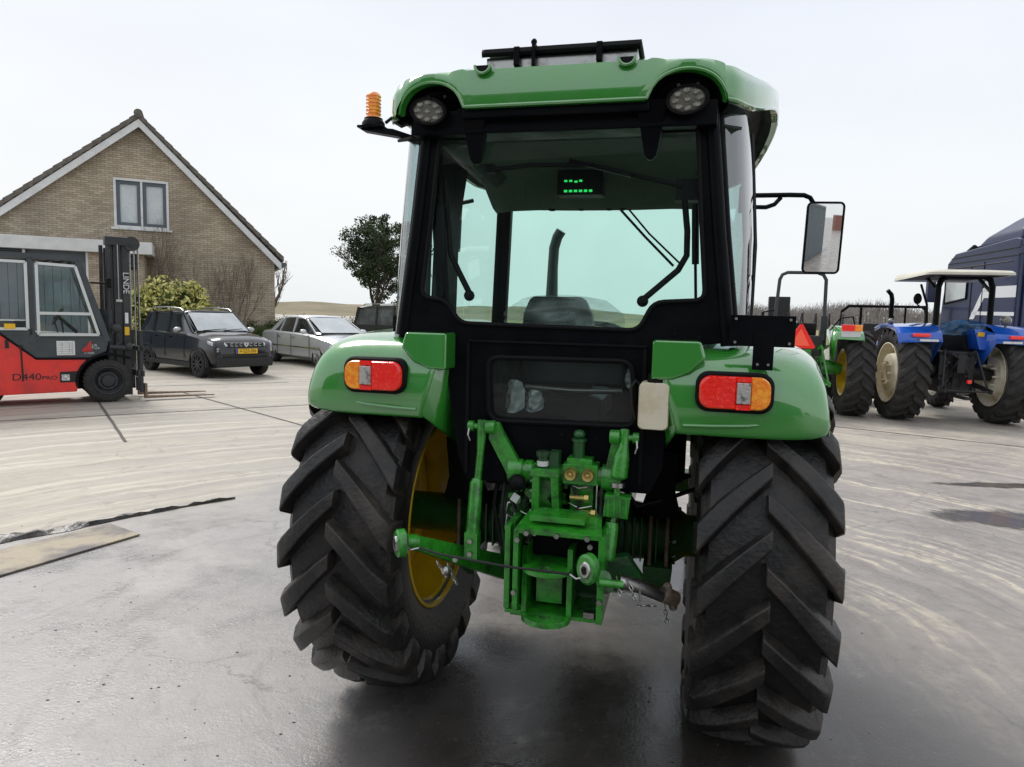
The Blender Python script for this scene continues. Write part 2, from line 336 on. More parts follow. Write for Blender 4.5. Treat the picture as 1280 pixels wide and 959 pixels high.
    hh=ma('ADD',ma('MULTIPLY',grit,.8),ma('MULTIPLY',ma('ADD',fine,st2),1.2)); hh=ma('MULTIPLY',hh,ma('SUBTRACT',1,ma('MAXIMUM',ma('MULTIPLY',pd,.9),ma('MULTIPLY',wet_shade_m,.6)))); L.new(hh,bp.inputs['Height']); L.new(bp.outputs[0],b.inputs['Normal'])
    b.inputs['Specular IOR Level'].default_value=.6
    return m
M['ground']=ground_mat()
g=MB(); 
xs=[-1500,-60,-12,0,12,60,1500]; ys=[-1500,-60,-12,0,12,60,1500]
vs=[(x,y,0) for y in ys for x in xs]; fs=[(j*7+i,j*7+i+1,(j+1)*7+i+1,(j+1)*7+i) for j in range(6) for i in range(6)]
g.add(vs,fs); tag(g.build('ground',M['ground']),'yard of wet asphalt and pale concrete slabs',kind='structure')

M['soil']=mat('wet_rubble',(.022,.019,.017),.35,n=(30,(.1,.09,.075),.5,.75),bump=(25,.9))
M['joint']=mat('joint_filler',(.07,.063,.055),.8,n=(12,(.12,.11,.095),.4,.7))
# broken slab edge: dark rubble strip with a lumpy surface
def strip(pts,wid,z,jit,h=0,seg=.06):
    mb=MB(); P=[Vector((p[0],p[1],0)) for p in pts]; rows=[]; 
    dense=[]
    for a,b in zip(P,P[1:]):
        n=max(1,int((b-a).length/seg)); dense+=[a.lerp(b,i/n) for i in range(n)]
    dense.append(P[-1])
    for i,p in enumerate(dense):
        t=(dense[min(i+1,len(dense)-1)]-dense[max(i-1,0)]).normalized(); nn=Vector((-t.y,t.x,0))
        w_=wid(i/(len(dense)-1)) if callable(wid) else wid
        w1=w_*(1+jit*noise.noise(p*6)); w2=w_*(1+jit*noise.noise(p*6+Vector((9,3,1))))
        row=[p+nn*w1]+[p+nn*(w1*(1-2*k/4)) for k in (1,2,3)]+[p-nn*w2]
        rows.append([Vector((q.x,q.y,z+(h*(.5+noise.noise(q*30)) if 0<j<4 else 0))) for j,q in enumerate(row)])
    mb.loft(rows,close=False,cap=False); return mb
e_=strip([(-5.2,2.9),(-3.6,4.52),(-3.2,4.93),(-2.93,5.27),(-2.6,5.62),(-2.35,5.84)],lambda t:.26*(1-t)**1.5+.008,.004,.6,.035)
tag(e_.build('slab_edge',M['soil']),'broken slab edge filled with dark wet rubble',kind='structure')
for i,(a,b) in enumerate((((-11,6.7),(-1,13.6)),((-8.6,14.0),(-4.6,8.2)),((-6.3,13.2),(-2.0,8.75)),((-13,10.5),(-5.0,15.5)),((5.0,11.0),(9.5,7.6)))):
    mid_=[(a[0]+(b[0]-a[0])*k/8,a[1]+(b[1]-a[1])*k/8) for k in range(9)]
    tag(strip(mid_,.02,.004,.5,0,.2).build('slab_joint',M['joint']),kind='structure')
# steel road plate
pl=MB(); pts=[(-2.62,4.82),(-2.96,5.04),(-4.6,2.33),(-4.22,1.54)]
pl.prism([(x,y,.004) for x,y in pts],(0,0,.012))
M['plate']=mat('sandy_steel_plate',(.30,.25,.17),.5,.1,n=(2.2,(.13,.12,.12),.45,.6,8),bump=(40,.3))
tag(pl.build('road_plate',M['plate'],bevel=.003),'thin rusty steel plate covered in sand lying beside the broken slab edge','steel plate')
# loose grit
gr=MB(); random.seed(3)
for i in range(560):
    q=random.random()
    if q<.45: x,y=random.gauss(-1.8,.9),random.gauss(2.7,.7)
    elif q<.6: x,y=random.gauss(-2.9,.5),random.gauss(4.1,.6)
    elif q<.8: x,y=random.gauss(.4,.6),random.gauss(2.2,.5)
    else: x,y=random.uniform(-3,5),random.uniform(1.6,9)
    if y<1.3: continue
    s=random.choice((.0015,.002,.002,.003,.003,.005)); a=random.random()*6.28
    vs=[(x+s*(.7+.6*random.random())*math.cos(a+k*1.256)*1.5,y+s*math.sin(a+k*1.256),.001) for k in range(5)]+[(x,y,s*.9)]
    gr.add(vs,[(k,(k+1)%5,5) for k in range(5)])
M['grit']=mat('grit',(.05,.045,.04),.7,n=(3,(.16,.14,.12),.45,.6))
tag(gr.build('grit',M['grit'],smooth=False),'small dark crumbs of soil and grit scattered over the wet asphalt','grit',kind='stuff')

# ------------------------------------------------------------------ far ground, dune, fields
M['dune']=mat('dune_grass',(.25,.20,.125),.95,n=(.05,(.15,.14,.08),.4,.65,9))
d=MB(); rows=[]
for j in range(24):
    y=170+j*9; row=[]
    for i in range(90):
        x=-330+i*5.5
        f=math.exp(-((y-270)/45)**2)*(4.2+2.2*noise.noise(Vector((x*.02,y*.02,0)))+1.0*noise.noise(Vector((x*.1,y*.1,3))))*min(1,max(0,(140-x)/120))
        row.append((x,y,-.4+f))
    rows.append(row)
d.loft(rows,False,False); tag(d.build('dune_hill',M['dune']),'low sandy grass dune on the horizon',kind='structure')
M['field']=mat('winter_field',(.2,.2,.07),.95,n=(.08,(.28,.24,.12),.4,.6))
f_=MB(); f_.add([(8,46,.02),(190,46,.02),(260,300,.02),(-20,300,.02)],[(0,1,2,3)]); tag(f_.build('field',M['field']),'dull green and straw coloured field',kind='structure')

# ------------------------------------------------------------------ foliage builders
def leafmat(n,a,b): return mat(n,a,.6,n=(2.5,b,.4,.62),spec=.3)
M['bark']=mat('bark',(.07,.06,.048),.9,n=(12,(.12,.1,.08),.4,.7))
M['barkpale']=mat('pale_bark',(.16,.135,.105),.9)
def leaves(mb,c,r,n,s,rnd,sq=(1,1,1)):
    for _ in range(n):
        while True:
            p=Vector((rnd.uniform(-1,1),rnd.uniform(-1,1),rnd.uniform(-1,1)))
            if p.length<1: break
        p=Vector((c[0]+p.x*r*sq[0],c[1]+p.y*r*sq[1],c[2]+p.z*r*sq[2]))
        a=Vector((rnd.gauss(0,1),rnd.gauss(0,1),rnd.gauss(0,1))).normalized(); b=a.cross(Vector((rnd.gauss(0,1),rnd.gauss(0,1),rnd.gauss(0,1)))).normalized()
        k=s*rnd.uniform(.6,1.3)
        mb.add([p-a*k,p+b*k*.45,p+a*k,p-b*k*.45],[(0,1,2,3)])
def branches(mb,p,d,L_,r,depth,rnd,tips,spread=.55,up=.1,k=3):
    q=p; path=[p]; rr=[r]; dd=Vector(d).normalized()
    for i in range(3):
        dd=(dd+Vector((rnd.gauss(0,.12),rnd.gauss(0,.12),rnd.gauss(0,.08)+up*.4))).normalized(); q=q+dd*L_/3; path.append(q); rr.append(r*(1-.14*(i+1)))
    mb.tube(path,rr,5 if depth>1 else 4,cap=False)
    if depth==0: tips.append(q); return
    for i in range(k):
        nd=(dd+Vector((rnd.gauss(0,spread),rnd.gauss(0,spread),rnd.gauss(0,spread*.6)+up))).normalized()
        branches(mb,path[2] if i==0 and depth<3 else q,nd,L_*rnd.uniform(.6,.85),r*.58,depth-1,rnd,tips,spread,up,k)
    if depth<=2: tips.append(q)

# evergreen tree behind the dark SUV
rnd=random.Random(5)
t=empty('evergreen_tree',(-5.5,30,0)); tag(t,'dark round crowned evergreen tree standing behind the dark off-road car','tree')
tr=MB(); tips=[]
branches(tr,Vector((0,0,0)),(0.05,0,1),1.65,.14,4,rnd,tips,.38,.16,4); 
tr.build('trunk',M['bark'],t)
cr_=MB()
for k in range(210):
    a=rnd.uniform(0,6.28); z=rnd.uniform(-1,1); rr_=math.sqrt(1-z*z); q=rnd.uniform(.25,1)**.5
    if z<-.75 and rnd.random()<.5: continue
    p=(.0+1.95*q*rr_*math.cos(a)+.35*noise.noise(Vector((a,z,0))),1.6*q*rr_*math.sin(a),3.9+1.9*q*z+.3*noise.noise(Vector((z*2,a,4))))
    leaves(cr_,p,rnd.uniform(.18,.36),80,.065,rnd,(1,1,.75))
for tp in tips: 
    if tp.z>2.2 and (tp-Vector((0,0,4))).length<2.2: leaves(cr_,tp,.22,12,.06,rnd)
M['evergreen']=leafmat('evergreen_leaves',(.03,.055,.02),(.075,.10,.04))
cr_.build('crown',M['evergreen'],t,recalc=False,smooth=False)
# small pollarded tree
t=empty('pollard_tree',(-11.5,33.5,0)); tag(t,'small bare pollarded tree between the brick house and the silver saloon','tree')
tr=MB(); tips=[]; branches(tr,Vector((0,0,0)),(0,0,1),1.5,.13,1,rnd,tips,.35,.1,4)
for tp in list(tips): 
    for _ in range(6): branches(tr,tp,(rnd.gauss(0,.4),rnd.gauss(0,.4),1),.75,.022,1,rnd,[],.3,.2,3)
tr.build('trunk',M['barkpale'],t)
# bare shrubs in front of the gable
for i,(x,y,h,lab) in enumerate(((-11.35,21.95,.95,'tall bare leafless shrub in front of the gable wall nearer the window'),(-9.45,22.7,.78,'lower bare leafless shrub at the right end of the gable wall'))):
    t=empty('bare_shrub',(x,y,0)); tag(t,lab,'shrub','bare shrubs along the gable wall')
    tr=MB()
    for k in range(5):
        branches(tr,Vector((rnd.gauss(0,.25),rnd.gauss(0,.15),0)),(rnd.gauss(0,.32),rnd.gauss(0,.2),1),1.45*h,.028,4,rnd,[],.30,.26,3)
    tr.build('twigs',M['barkpale'],t)
# variegated bush
t=empty('variegated_bush',(-10.25,20.9,0)); tag(t,'rounded bush with yellow and green variegated leaves behind the black car','bush')
mby=MB(); mbg=MB()
for k in range(200):
    a=rnd.uniform(0,6.28); z=rnd.uniform(0,1); rr_=math.sqrt(max(0,1-z*z*.9)); 
    p=(1.6*rr_*math.cos(a)*rnd.uniform(.8,1.05),1.1*rr_*math.sin(a)*rnd.uniform(.8,1.05),.15+2.1*z*rnd.uniform(.9,1.04))
    leaves(mby,p,.26,34,.075,rnd); leaves(mbg,(p[0]*.93,p[1]*.93,p[2]*.95),.28,26,.07,rnd)
leaves(mbg,(0,0,1),1,1500,.1,rnd,(1.2,.85,1.1))
M['leafy']=leafmat('yellow_leaves',(.55,.54,.15),(.75,.70,.3)); M['leafg']=leafmat('green_leaves',(.04,.07,.02),(.09,.13,.03))
mby.build('yellow_foliage',M['leafy'],t,recalc=False,smooth=False); mbg.build('green_foliage',M['leafg'],t,recalc=False,smooth=False)
# hedges
def hedge(a,b,w_,h,n,m,label):
    a=Vector((*a,0)); b=Vector((*b,0)); mb=MB(); d_=(b-a); nn=Vector((-d_.y,d_.x,0)).normalized()
    for k in range(n):
        p=a+d_*rnd.random()+nn*rnd.uniform(-w_,w_); z=rnd.random()**.6*h*(1+.08*noise.noise(p*1.3))
        leaves(mb,(p.x,p.y,z),.16,12,.05,rnd)
    mb.prism([a+nn*w_*.8,b+nn*w_*.8,b-nn*w_*.8,a-nn*w_*.8],(0,0,h*.88))
    tag(mb.build('hedge',m,recalc=False,smooth=False),label,'hedge')
M['hedge']=leafmat('hedge_leaves',(.035,.06,.018),(.09,.12,.035)); M['hedge2']=leafmat('hedge_leaves_pale',(.07,.085,.025),(.16,.15,.06))
hedge((-10.5,23.2),(-7.2,24.4),.4,1.15,420,M['hedge'],'low dark green hedge at the foot of the gable wall')
hedge((-12.0,31),(-4.0,33.5),.5,1.25,700,M['hedge2'],'olive green clipped hedge behind the silver saloon')
# distant wood on the right and left horizon
mb=MB(); rnd=random.Random(11)
def wood(x0,x1,y,h,n):
    for k in range(n):
        x=rnd.uniform(x0,x1); hh=h*(.55+.5*noise.noise(Vector((x*.045,0,0)))+.28*rnd.random()); yy=y+rnd.uniform(-6,10)
        for j in range(16):
            p=Vector((x+rnd.gauss(0,1.0),yy,hh*rnd.random()**.6)); a=rnd.gauss(0,.5); l=rnd.uniform(.8,1.8)
            dd=Vector((math.sin(a),0,math.cos(a)))*l; w2=Vector((math.cos(a),0,-math.sin(a)))*.04
            mb.add([p-w2,p+w2,p+dd+w2*.4,p+dd-w2*.4],[(0,1,2,3)])
        mb.add([(x-.12,yy,0),(x+.12,yy,0),(x+.06,yy,hh),(x-.06,yy,hh)],[(0,1,2,3)])
wood(46,190,150,5.6,1500)
M['wood']=mat('hazed_bare_wood',(.26,.235,.23),1,n=(.3,(.36,.33,.33),.4,.6))  # distance haze painted into the twig colour
tag(mb.build('distant_wood',M['wood'],recalc=False,smooth=False),'far line of bare brown trees paled by painted haze along the horizon on the right','wood',kind='stuff')

# ------------------------------------------------------------------ house
A_=Vector((.914,.406,0)).normalized(); NN=Vector((.406,-.914,0)).normalized(); P0=Vector((-8.2,24,0))
def Wp(s,z,o=0): return P0-A_*s+NN*o+Vector((0,0,z))
def brick_mat():
    m=bpy.data.materials.new('tan_brick'); m.use_nodes=True; nt=m.node_tree; N=nt.nodes; L=nt.links; b=N['Principled BSDF']
    tc=N.new('ShaderNodeTexCoord'); mp=N.new('ShaderNodeMapping'); L.new(tc.outputs['UV'],mp.inputs[0])
    br=N.new('ShaderNodeTexBrick'); br.inputs['Scale'].default_value=1; br.inputs['Brick Width'].default_value=.22; br.inputs['Row Height'].default_value=.065; br.inputs['Mortar Size'].default_value=.007; br.inputs['Mortar Smooth'].default_value=.3
    br.inputs['Color1'].default_value=(.40,.325,.23,1); br.inputs['Color2'].default_value=(.55,.475,.36,1); br.inputs['Mortar'].default_value=(.19,.165,.13,1); br.inputs['Bias'].default_value=-.1
    L.new(mp.outputs[0],br.inputs['Vector'])
    n=N.new('ShaderNodeTexNoise'); n.inputs['Scale'].default_value=.8; n.inputs['Detail'].default_value=6; L.new(tc.outputs['UV'],n.inputs['Vector'])
    mx=N.new('ShaderNodeMix'); mx.data_type='RGBA'; mx.blend_type='MULTIPLY'; mx.inputs[0].default_value=.7
    r=N.new('ShaderNodeMapRange'); r.inputs[1].default_value=.3; r.inputs[2].default_value=.7; r.inputs[3].default_value=.62; r.inputs[4].default_value=1.15; L.new(n.outputs['Fac'],r.inputs[0])
    L.new(br.outputs[0],mx.inputs[6]); L.new(r.outputs[0],mx.inputs[7]); L.new(mx.outputs[2],b.inputs['Base Color']); b.inputs['Roughness'].default_value=.85
    bp=N.new('ShaderNodeBump'); bp.inputs['Strength'].default_value=.5; bp.inputs['Distance'].default_value=.01; L.new(br.outputs[1],bp.inputs['Height']); bp.invert=True; L.new(bp.outputs[0],b.inputs['Normal'])
    return m
M['brick']=brick_mat()
def wall_uv(o):
    me=o.data; uv=me.uv_layers.new(name='UVMap')
    for l in me.loops:
        co=me.vertices[l.vertex_index].co; d=co-P0
        n=None
        uv.data[l.index].uv=(-(d.x*A_.x+d.y*A_.y)+(d.x*NN.x+d.y*NN.y),co.z)
M['roof']=mat('grey_roof_tiles',(.11,.10,.09),.8,n=(5,(.19,.17,.14),.4,.65),bump=(4,.5))
M['garage']=mat('slate_blue_panel',(.10,.13,.155),.5,n=(3,(.12,.15,.17),.4,.6))
M['frame_grey']=mat('blue_grey_frame',(.09,.115,.135),.45)
M['curtain']=mat('window_pane',(.50,.55,.56),.15,coat=.3,n=(2,(.58,.62,.62),.4,.6))
house=empty('brick_house',(0,0,0)); tag(house,'tan brick house with steep tiled gable and one upstairs window','house')
hb=MB(); hb.plate([(0,0),(0,3.37),(3.98,7.25),(9.7,2.6),(9.7,0)],[[(3.2,4.04),(3.2,5.56),(4.74,5.56),(4.74,4.04)]],.3,lambda a,b,t:Wp(a,b,-t))
hb.prism([Wp(.0,0,-.3),Wp(0,3.3,-.3),Wp(.3,3.3,-.3),Wp(.3,0,-.3)],-NN*9)
hb.prism([Wp(9.4,0,-.3),Wp(9.4,2.6,-.3),Wp(9.7,2.6,-.3),Wp(9.7,0,-.3)],-NN*9)
o=hb.build('wall',M['brick'],house); wall_uv(o)
rf=MB()
for (s0,z0,s1,z1) in ((-.28,3.08+.12,3.98,7.38),(3.98,7.38,10.1,2.36)):
    n2=Vector((-(z1-z0),0,(s1-s0))).normalized()
    # tiled verge: stepped slabs along the slope
    L_=math.hypot(s1-s0,z1-z0); nn_=int(L_/.32)
    for k in range(nn_):
        a,b=k/nn_,(k+1)/nn_
        sa,za=s0+(s1-s0)*a,z0+(z1-z0)*a; sb,zb=s0+(s1-s0)*b,z0+(z1-z0)*b
        up=.03 if s0<0 else 0; up2=0 if s0<0 else .03
        rf.prism([Wp(sa,za+up,.28),Wp(sb,zb+up2,.28),Wp(sb,zb+.16+up2,.28),Wp(sa,za+.16+up,.28)],-NN*10.0)
ro_=rf.build('roof',M['roof'],house)
rg=MB(); rg.cyl(Wp(3.98,7.52,.3),Wp(3.98,7.52,-9.8),.13,n=10); rg.build('ridge',M['roof'],ro_)
vb=MB()
for (s0,z0,s1,z1) in ((-.2,3.17,3.98,7.36),(3.98,7.36,10.0,2.42)):
    vb.prism([Wp(s0,z0-.24,.2),Wp(s0,z0-.0,.2),Wp(s1,z1-.0,.2),Wp(s1,z1-.24,.2)],NN*.05)
vb.build('verge_board',M['white'],house)
gt=MB(); gt.box(-.08,.08,0,9,0,.13); gm=gt.build('gutter',M['frame_grey'],house)
gm.matrix_local=Matrix(((-A_.x,-NN.x,0,Wp(-.3,3.05).x),(-A_.y,-NN.y,0,Wp(-.3,3.05).y),(0,0,1,3.08),(0,0,0,1)))
wn=MB()
def fr(mb,s0,s1,z0,z1,w_,o0,o1):
    for (a,b,c,d_) in ((s0,s1,z0,z0+w_),(s0,s1,z1-w_,z1),(s0,s0+w_,z0+w_,z1-w_),(s1-w_,s1,z0+w_,z1-w_)):
        mb.prism([Wp(a,c,o0),Wp(b,c,o0),Wp(b,d_,o0),Wp(a,d_,o0)],NN*(o1-o0))
fr(wn,3.2,4.74,4.04,5.56,.07,-.1,.03); wn.prism([Wp(3.94,4.11,-.1),Wp(4.0,4.11,-.1),Wp(4.0,5.49,-.1),Wp(3.94,5.49,-.1)],NN*.12)
wo=wn.build('window',M['white'],house)
sash=MB()
for a,b in ((3.27,3.94),(4.0,4.67)): fr(sash,a,b,4.11,5.49,.1,-.1,-.02)
sash.build('sash',M['frame_grey'],wo)
pn=MB()
for a,b in ((3.37,3.84),(4.1,4.57)): pn.prism([Wp(a,4.2,-.08),Wp(b,4.2,-.08),Wp(b,5.4,-.08),Wp(a,5.4,-.08)],NN*.01)
pn.build('pane',M['curtain'],wo)
sl=MB(); sl.prism([Wp(3.12,3.98,0),Wp(4.82,3.98,0),Wp(4.82,4.04,0),Wp(3.12,4.04,0)],NN*.1); sl.build('sill',M['white'],wo)
# annex
an=empty('garage_annex',(0,0,0)); tag(an,'flat roofed garage annex with white fascia and slate blue panels under the gable','garage')
fa=MB(); fa.prism([Wp(3.62,3.14,1.62),Wp(14,3.14,1.62),Wp(14,3.5,1.62),Wp(3.62,3.5,1.62)],-NN*1.6); fa.build('fascia',M['white'],an,bevel=.015)
br=MB()
for a,b in ((3.85,4.05),(4.88,5.3)): br.prism([Wp(a,0,1.4),Wp(b,0,1.4),Wp(b,3.14,1.4),Wp(a,3.14,1.4)],-NN*1.38)
br.prism([Wp(4.05,0,1.1),Wp(4.88,0,1.1),Wp(4.88,2.7,1.1),Wp(4.05,2.7,1.1)],-NN*.2)
o=br.build('brick_pier',M['brick'],an); wall_uv(o)
gd=MB()
s=5.36
while s<13.5: gd.prism([Wp(s,.02,1.3),Wp(s+.2,.02,1.3),Wp(s+.2,2.86,1.3),Wp(s,2.86,1.3)],-NN*.06); s+=.215
gd.prism([Wp(5.3,.02,1.26),Wp(13.6,.02,1.26),Wp(13.6,3.13,1.26),Wp(5.3,3.13,1.26)],-NN*.04)
gd.build('garage_door',M['garage'],an)
lv=MB()
for k in range(6):
    for a,b in ((4.07,4.86),(6.9,13.5)): lv.prism([Wp(a,2.75+k*.062,1.32),Wp(b,2.75+k*.062,1.32),Wp(b,2.79+k*.062,1.36),Wp(a,2.79+k*.062,1.36)],(0,0,.01))
lv.build('louvre',M['frame_grey'],an)
wt=MB()
for a in (5.3,6.84): wt.prism([Wp(a,.0,1.42),Wp(a+.06,.0,1.42),Wp(a+.06,3.13,1.42),Wp(a,3.13,1.42)],-NN*.1)
wt.build('white_post',M['white'],an)
# grey containers behind the photographer: what the mirror and the paint reflect
M['container']=mat('grey_blue_container',(.12,.15,.165),.5,n=(2,(.16,.19,.2),.4,.6))
def container(x,y,rz,L_,h,lab,mm):
    c=empty('shipping_container',(x,y,0),rz); tag(c,lab,'container','containers behind the photographer')
    b=MB(); n=int(L_/.14); pts=[]
    for sx in (-1,1):
        poly=[]
        for k in range(n+1):
            yy=-L_/2+L_*k/n; off=.03 if (k//2)%2 else 0
            poly.append((sx*(1.2-off),yy))
        b.loft([[(p[0],p[1],.15) for p in poly],[(p[0],p[1],h-.1) for p in poly]],close=False,cap=False)
    b.box(-1.22,1.22,-L_/2,L_/2,h-.1,h); b.box(-1.22,1.22,-L_/2,L_/2,.02,.15)
    for sx in (-1,1):
        for sy in (-1,1): b.box(sx*1.13-.1,sx*1.13+.1,sy*L_/2-.08,sy*L_/2+.08,.02,h)
    b.box(-1.1,1.1,L_/2-.06,L_/2-.01,.15,h-.1); b.box(-1.1,1.1,-L_/2+.01,-L_/2+.06,.15,h-.1)
    b.build('body',mm,c); bb=MB()
    for x_ in (-.7,-.3,.3,.7): bb.cyl((x_,L_/2+.03,.2),(x_,L_/2+.03,h-.15),.02,n=8)
    bb.build('lock_rod',M['steel'],c)
container(1.84,-13.1,R_(28),9.4,2.7,'long grey blue container behind the photographer, seen in the tractor mirror',M['container'])
M['backdrop']=mat('dark_backdrop_cladding',(.035,.042,.038),.6,n=(.6,(.05,.058,.052),.4,.6))
bn=empty('backdrop',(-11.2,-9.5,0),R_(-6)); tag(bn,'large dark clad barn added out of view behind the photographer to darken the rear reflections','backdrop')  # unseen shed, added so the tractor's rear faces reflect something dark
b_=MB(); b_.box(-11,11,-8,0,0,5.2); b_.prism([(-11.3,.4,5.1),(-11.3,-4,7.2),(-11.3,-8.4,5.1)],(22.6,0,0)); b_.build('wall',M['backdrop'],bn)
b_=MB()
for k in range(74): b_.box(-11+k*.3,-10.88+k*.3,-.0,.035,0,5.1)
b_.build('cladding_rib',M['backdrop'],bn)
b_=MB(); b_.box(-3,3,.035,.09,0,4.2); b_.build('sliding_door',M['garage'],bn)
M['redbox']=mat('faded_red_machine',(.20,.09,.07),.6)
container(19,-56,R_(70),5,2.6,'faded red container far behind the photographer',M['redbox'])
container(-9,-13,R_(20),12,2.6,'second grey blue container added out of view on the far left for the paint to reflect',M['container'])  # unseen extra container, added for reflections in the green paint
# ------------------------------------------------------------------ tractor wheels
def tyre_mb(R=.7476,W=.43,rim=.415,n=21,lug=.056,twist=1.08,seg=84,detail=True):
    mb=MB(); h=W/2; Rb=R-lug
    prof=[(-h*.72,rim-.03),(-h*.8,rim),(-h*.86,rim+.03),(-h*.97,rim+(Rb-rim)*.35),(-h*1.0,rim+(Rb-rim)*.6),(-h*.95,Rb-.045),(-h*.82,Rb-.014),(-h*.45,Rb-.002),(0,Rb)]
    prof=prof+[(-a,b) for a,b in reversed(prof[:-1])]
    mb.lathe(prof,'X',n=seg)
    st=[(-.03,0),(.0,0),(.25,.0),(.5,-.004),(.72,-.010),(.90,-.020),(1.0,-.034),(1.055,-.075),(1.04,-.14)] if detail else [(-.03,0),(.5,-.004),(.95,-.02),(1.04,-.06),(1.03,-.12)]
    for side in (-1,1):
        for i in range(n):
            th0=2*math.pi*(i+(.5 if side>0 else 0))/n
            rings=[]; jr=(.0035*math.sin(i*12.9898+side*78.2)) if detail else 0
            for j,(t,dr) in enumerate(st):
                dr=dr-abs(jr)+.0015*math.sin(i*3.7+j*2.1)*(1 if detail else 0)
                x=side*h*t; tt=min(t,1.0)
                th=th0-(twist*h*(tt*.82+.18*tt*tt))/R
                wt=(.023+.016*min(t,1))*R/.75; wb=wt*1.5
                rt=R+dr; rb=Rb-.02 if t<.9 else Rb-.07-(.07 if t>1 else 0)
                if t>1.0: x=side*h*t
                ring=[]
                for (dw,r_) in ((-wb,rb),(-wt*1.10,rt-.010),(-wt*.98,rt-.003),(-wt*.78,rt),(wt*.78,rt),(wt*.98,rt-.003),(wt*1.10,rt-.010),(wb,rb)):
                    a=th+dw*1.25/R; xx=x
                    if t>=.9 and r_==rb: xx=side*h*.9
                    ring.append((xx,-r_*math.cos(a),r_*math.sin(a)))
                rings.append(ring)
            mb.loft(rings,True,True)
    return mb
def rim_mb(mirror,rim=.415,hw=.165,disc=.05,hub=.12):
    """dish offset towards +X*mirror"""
    mb=MB(); s=mirror
    p=[(-hw*1.06,rim+.002),(-hw*1.06,rim-.010),(-hw*.95,rim-.016),(-hw*.85,rim-.035),(-hw*.4,rim-.05),(-hw*.1,rim-.075),(hw*.35,rim-.075),(hw*.7,rim-.05),(hw*.95,rim-.016),(hw*1.06,rim-.01),(hw*1.06,rim+.002)]
    mb.lathe([(a*s,b) for a,b in p],'X',n=56)
    q=[(hw*.15,rim-.072),(disc*.4,rim-.12),(disc*.6,rim-.17),(disc*1.8,rim-.2),(disc*2.0,hub+.03),(disc*1.6,hub),(disc*1.6,.0)]
    mb.lathe([(a*s,b) for a,b in q],'X',n=40)
    for k in range(8):
        a=k*math.pi/4; mb.cyl((disc*1.5*s,(hub+.045)*math.cos(a),(hub+.045)*math.sin(a)),(disc*2.6*s,(hub+.045)*math.cos(a),(hub+.045)*math.sin(a)),.014,n=6)
    return mb
def wheel(parent,loc,mirror,rimmat,tb,rb,rub=None,name='wheel',solid=.006):
    e=empty(name,loc,0,parent)
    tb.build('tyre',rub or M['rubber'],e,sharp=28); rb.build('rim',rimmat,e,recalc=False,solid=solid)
    return e
TX0,TY0,PSI=.2505,2.9231,.237
T=empty('tractor',(TX0,TY0,0),-PSI); tag(T,'large green tractor seen from behind with black cab, lugged tyres and yellow rims','tractor')
TR=tyre_mb(); 
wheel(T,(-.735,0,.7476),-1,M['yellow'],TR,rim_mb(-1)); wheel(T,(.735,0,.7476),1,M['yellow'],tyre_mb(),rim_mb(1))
for s in (-1,1):
    wheel(T,(s*.70,2.05,.52),s,M['yellow'],tyre_mb(.52,.30,.30,18,.035,1.0,48,False),rim_mb(s,.30,.12,.04,.09))
# hood, nose, front axle
b=MB(); 
rings=[]
for y,w_,zt,zb in ((1.15,.36,1.50,.85),(1.6,.36,1.49,.8),(2.2,.34,1.44,.78),(2.6,.31,1.36,.75),(2.78,.26,1.2,.74)):
    rings.append([(-w_,y,zb),(-w_,y,zt-.14),(-w_*.85,y,zt-.03),(-w_*.4,y,zt),(w_*.4,y,zt),(w_*.85,y,zt-.03),(w_,y,zt-.14),(w_,y,zb)])
b.loft(rings); b.build('hood',M['green'],T,bevel=.01)
b=MB(); b.box(-.6,.6,1.97,2.13,.44,.58); b.box(-.2,.2,1.2,2.75,.45,.8); b.build('front_axle',M['green_dark'],T,bevel=.015)

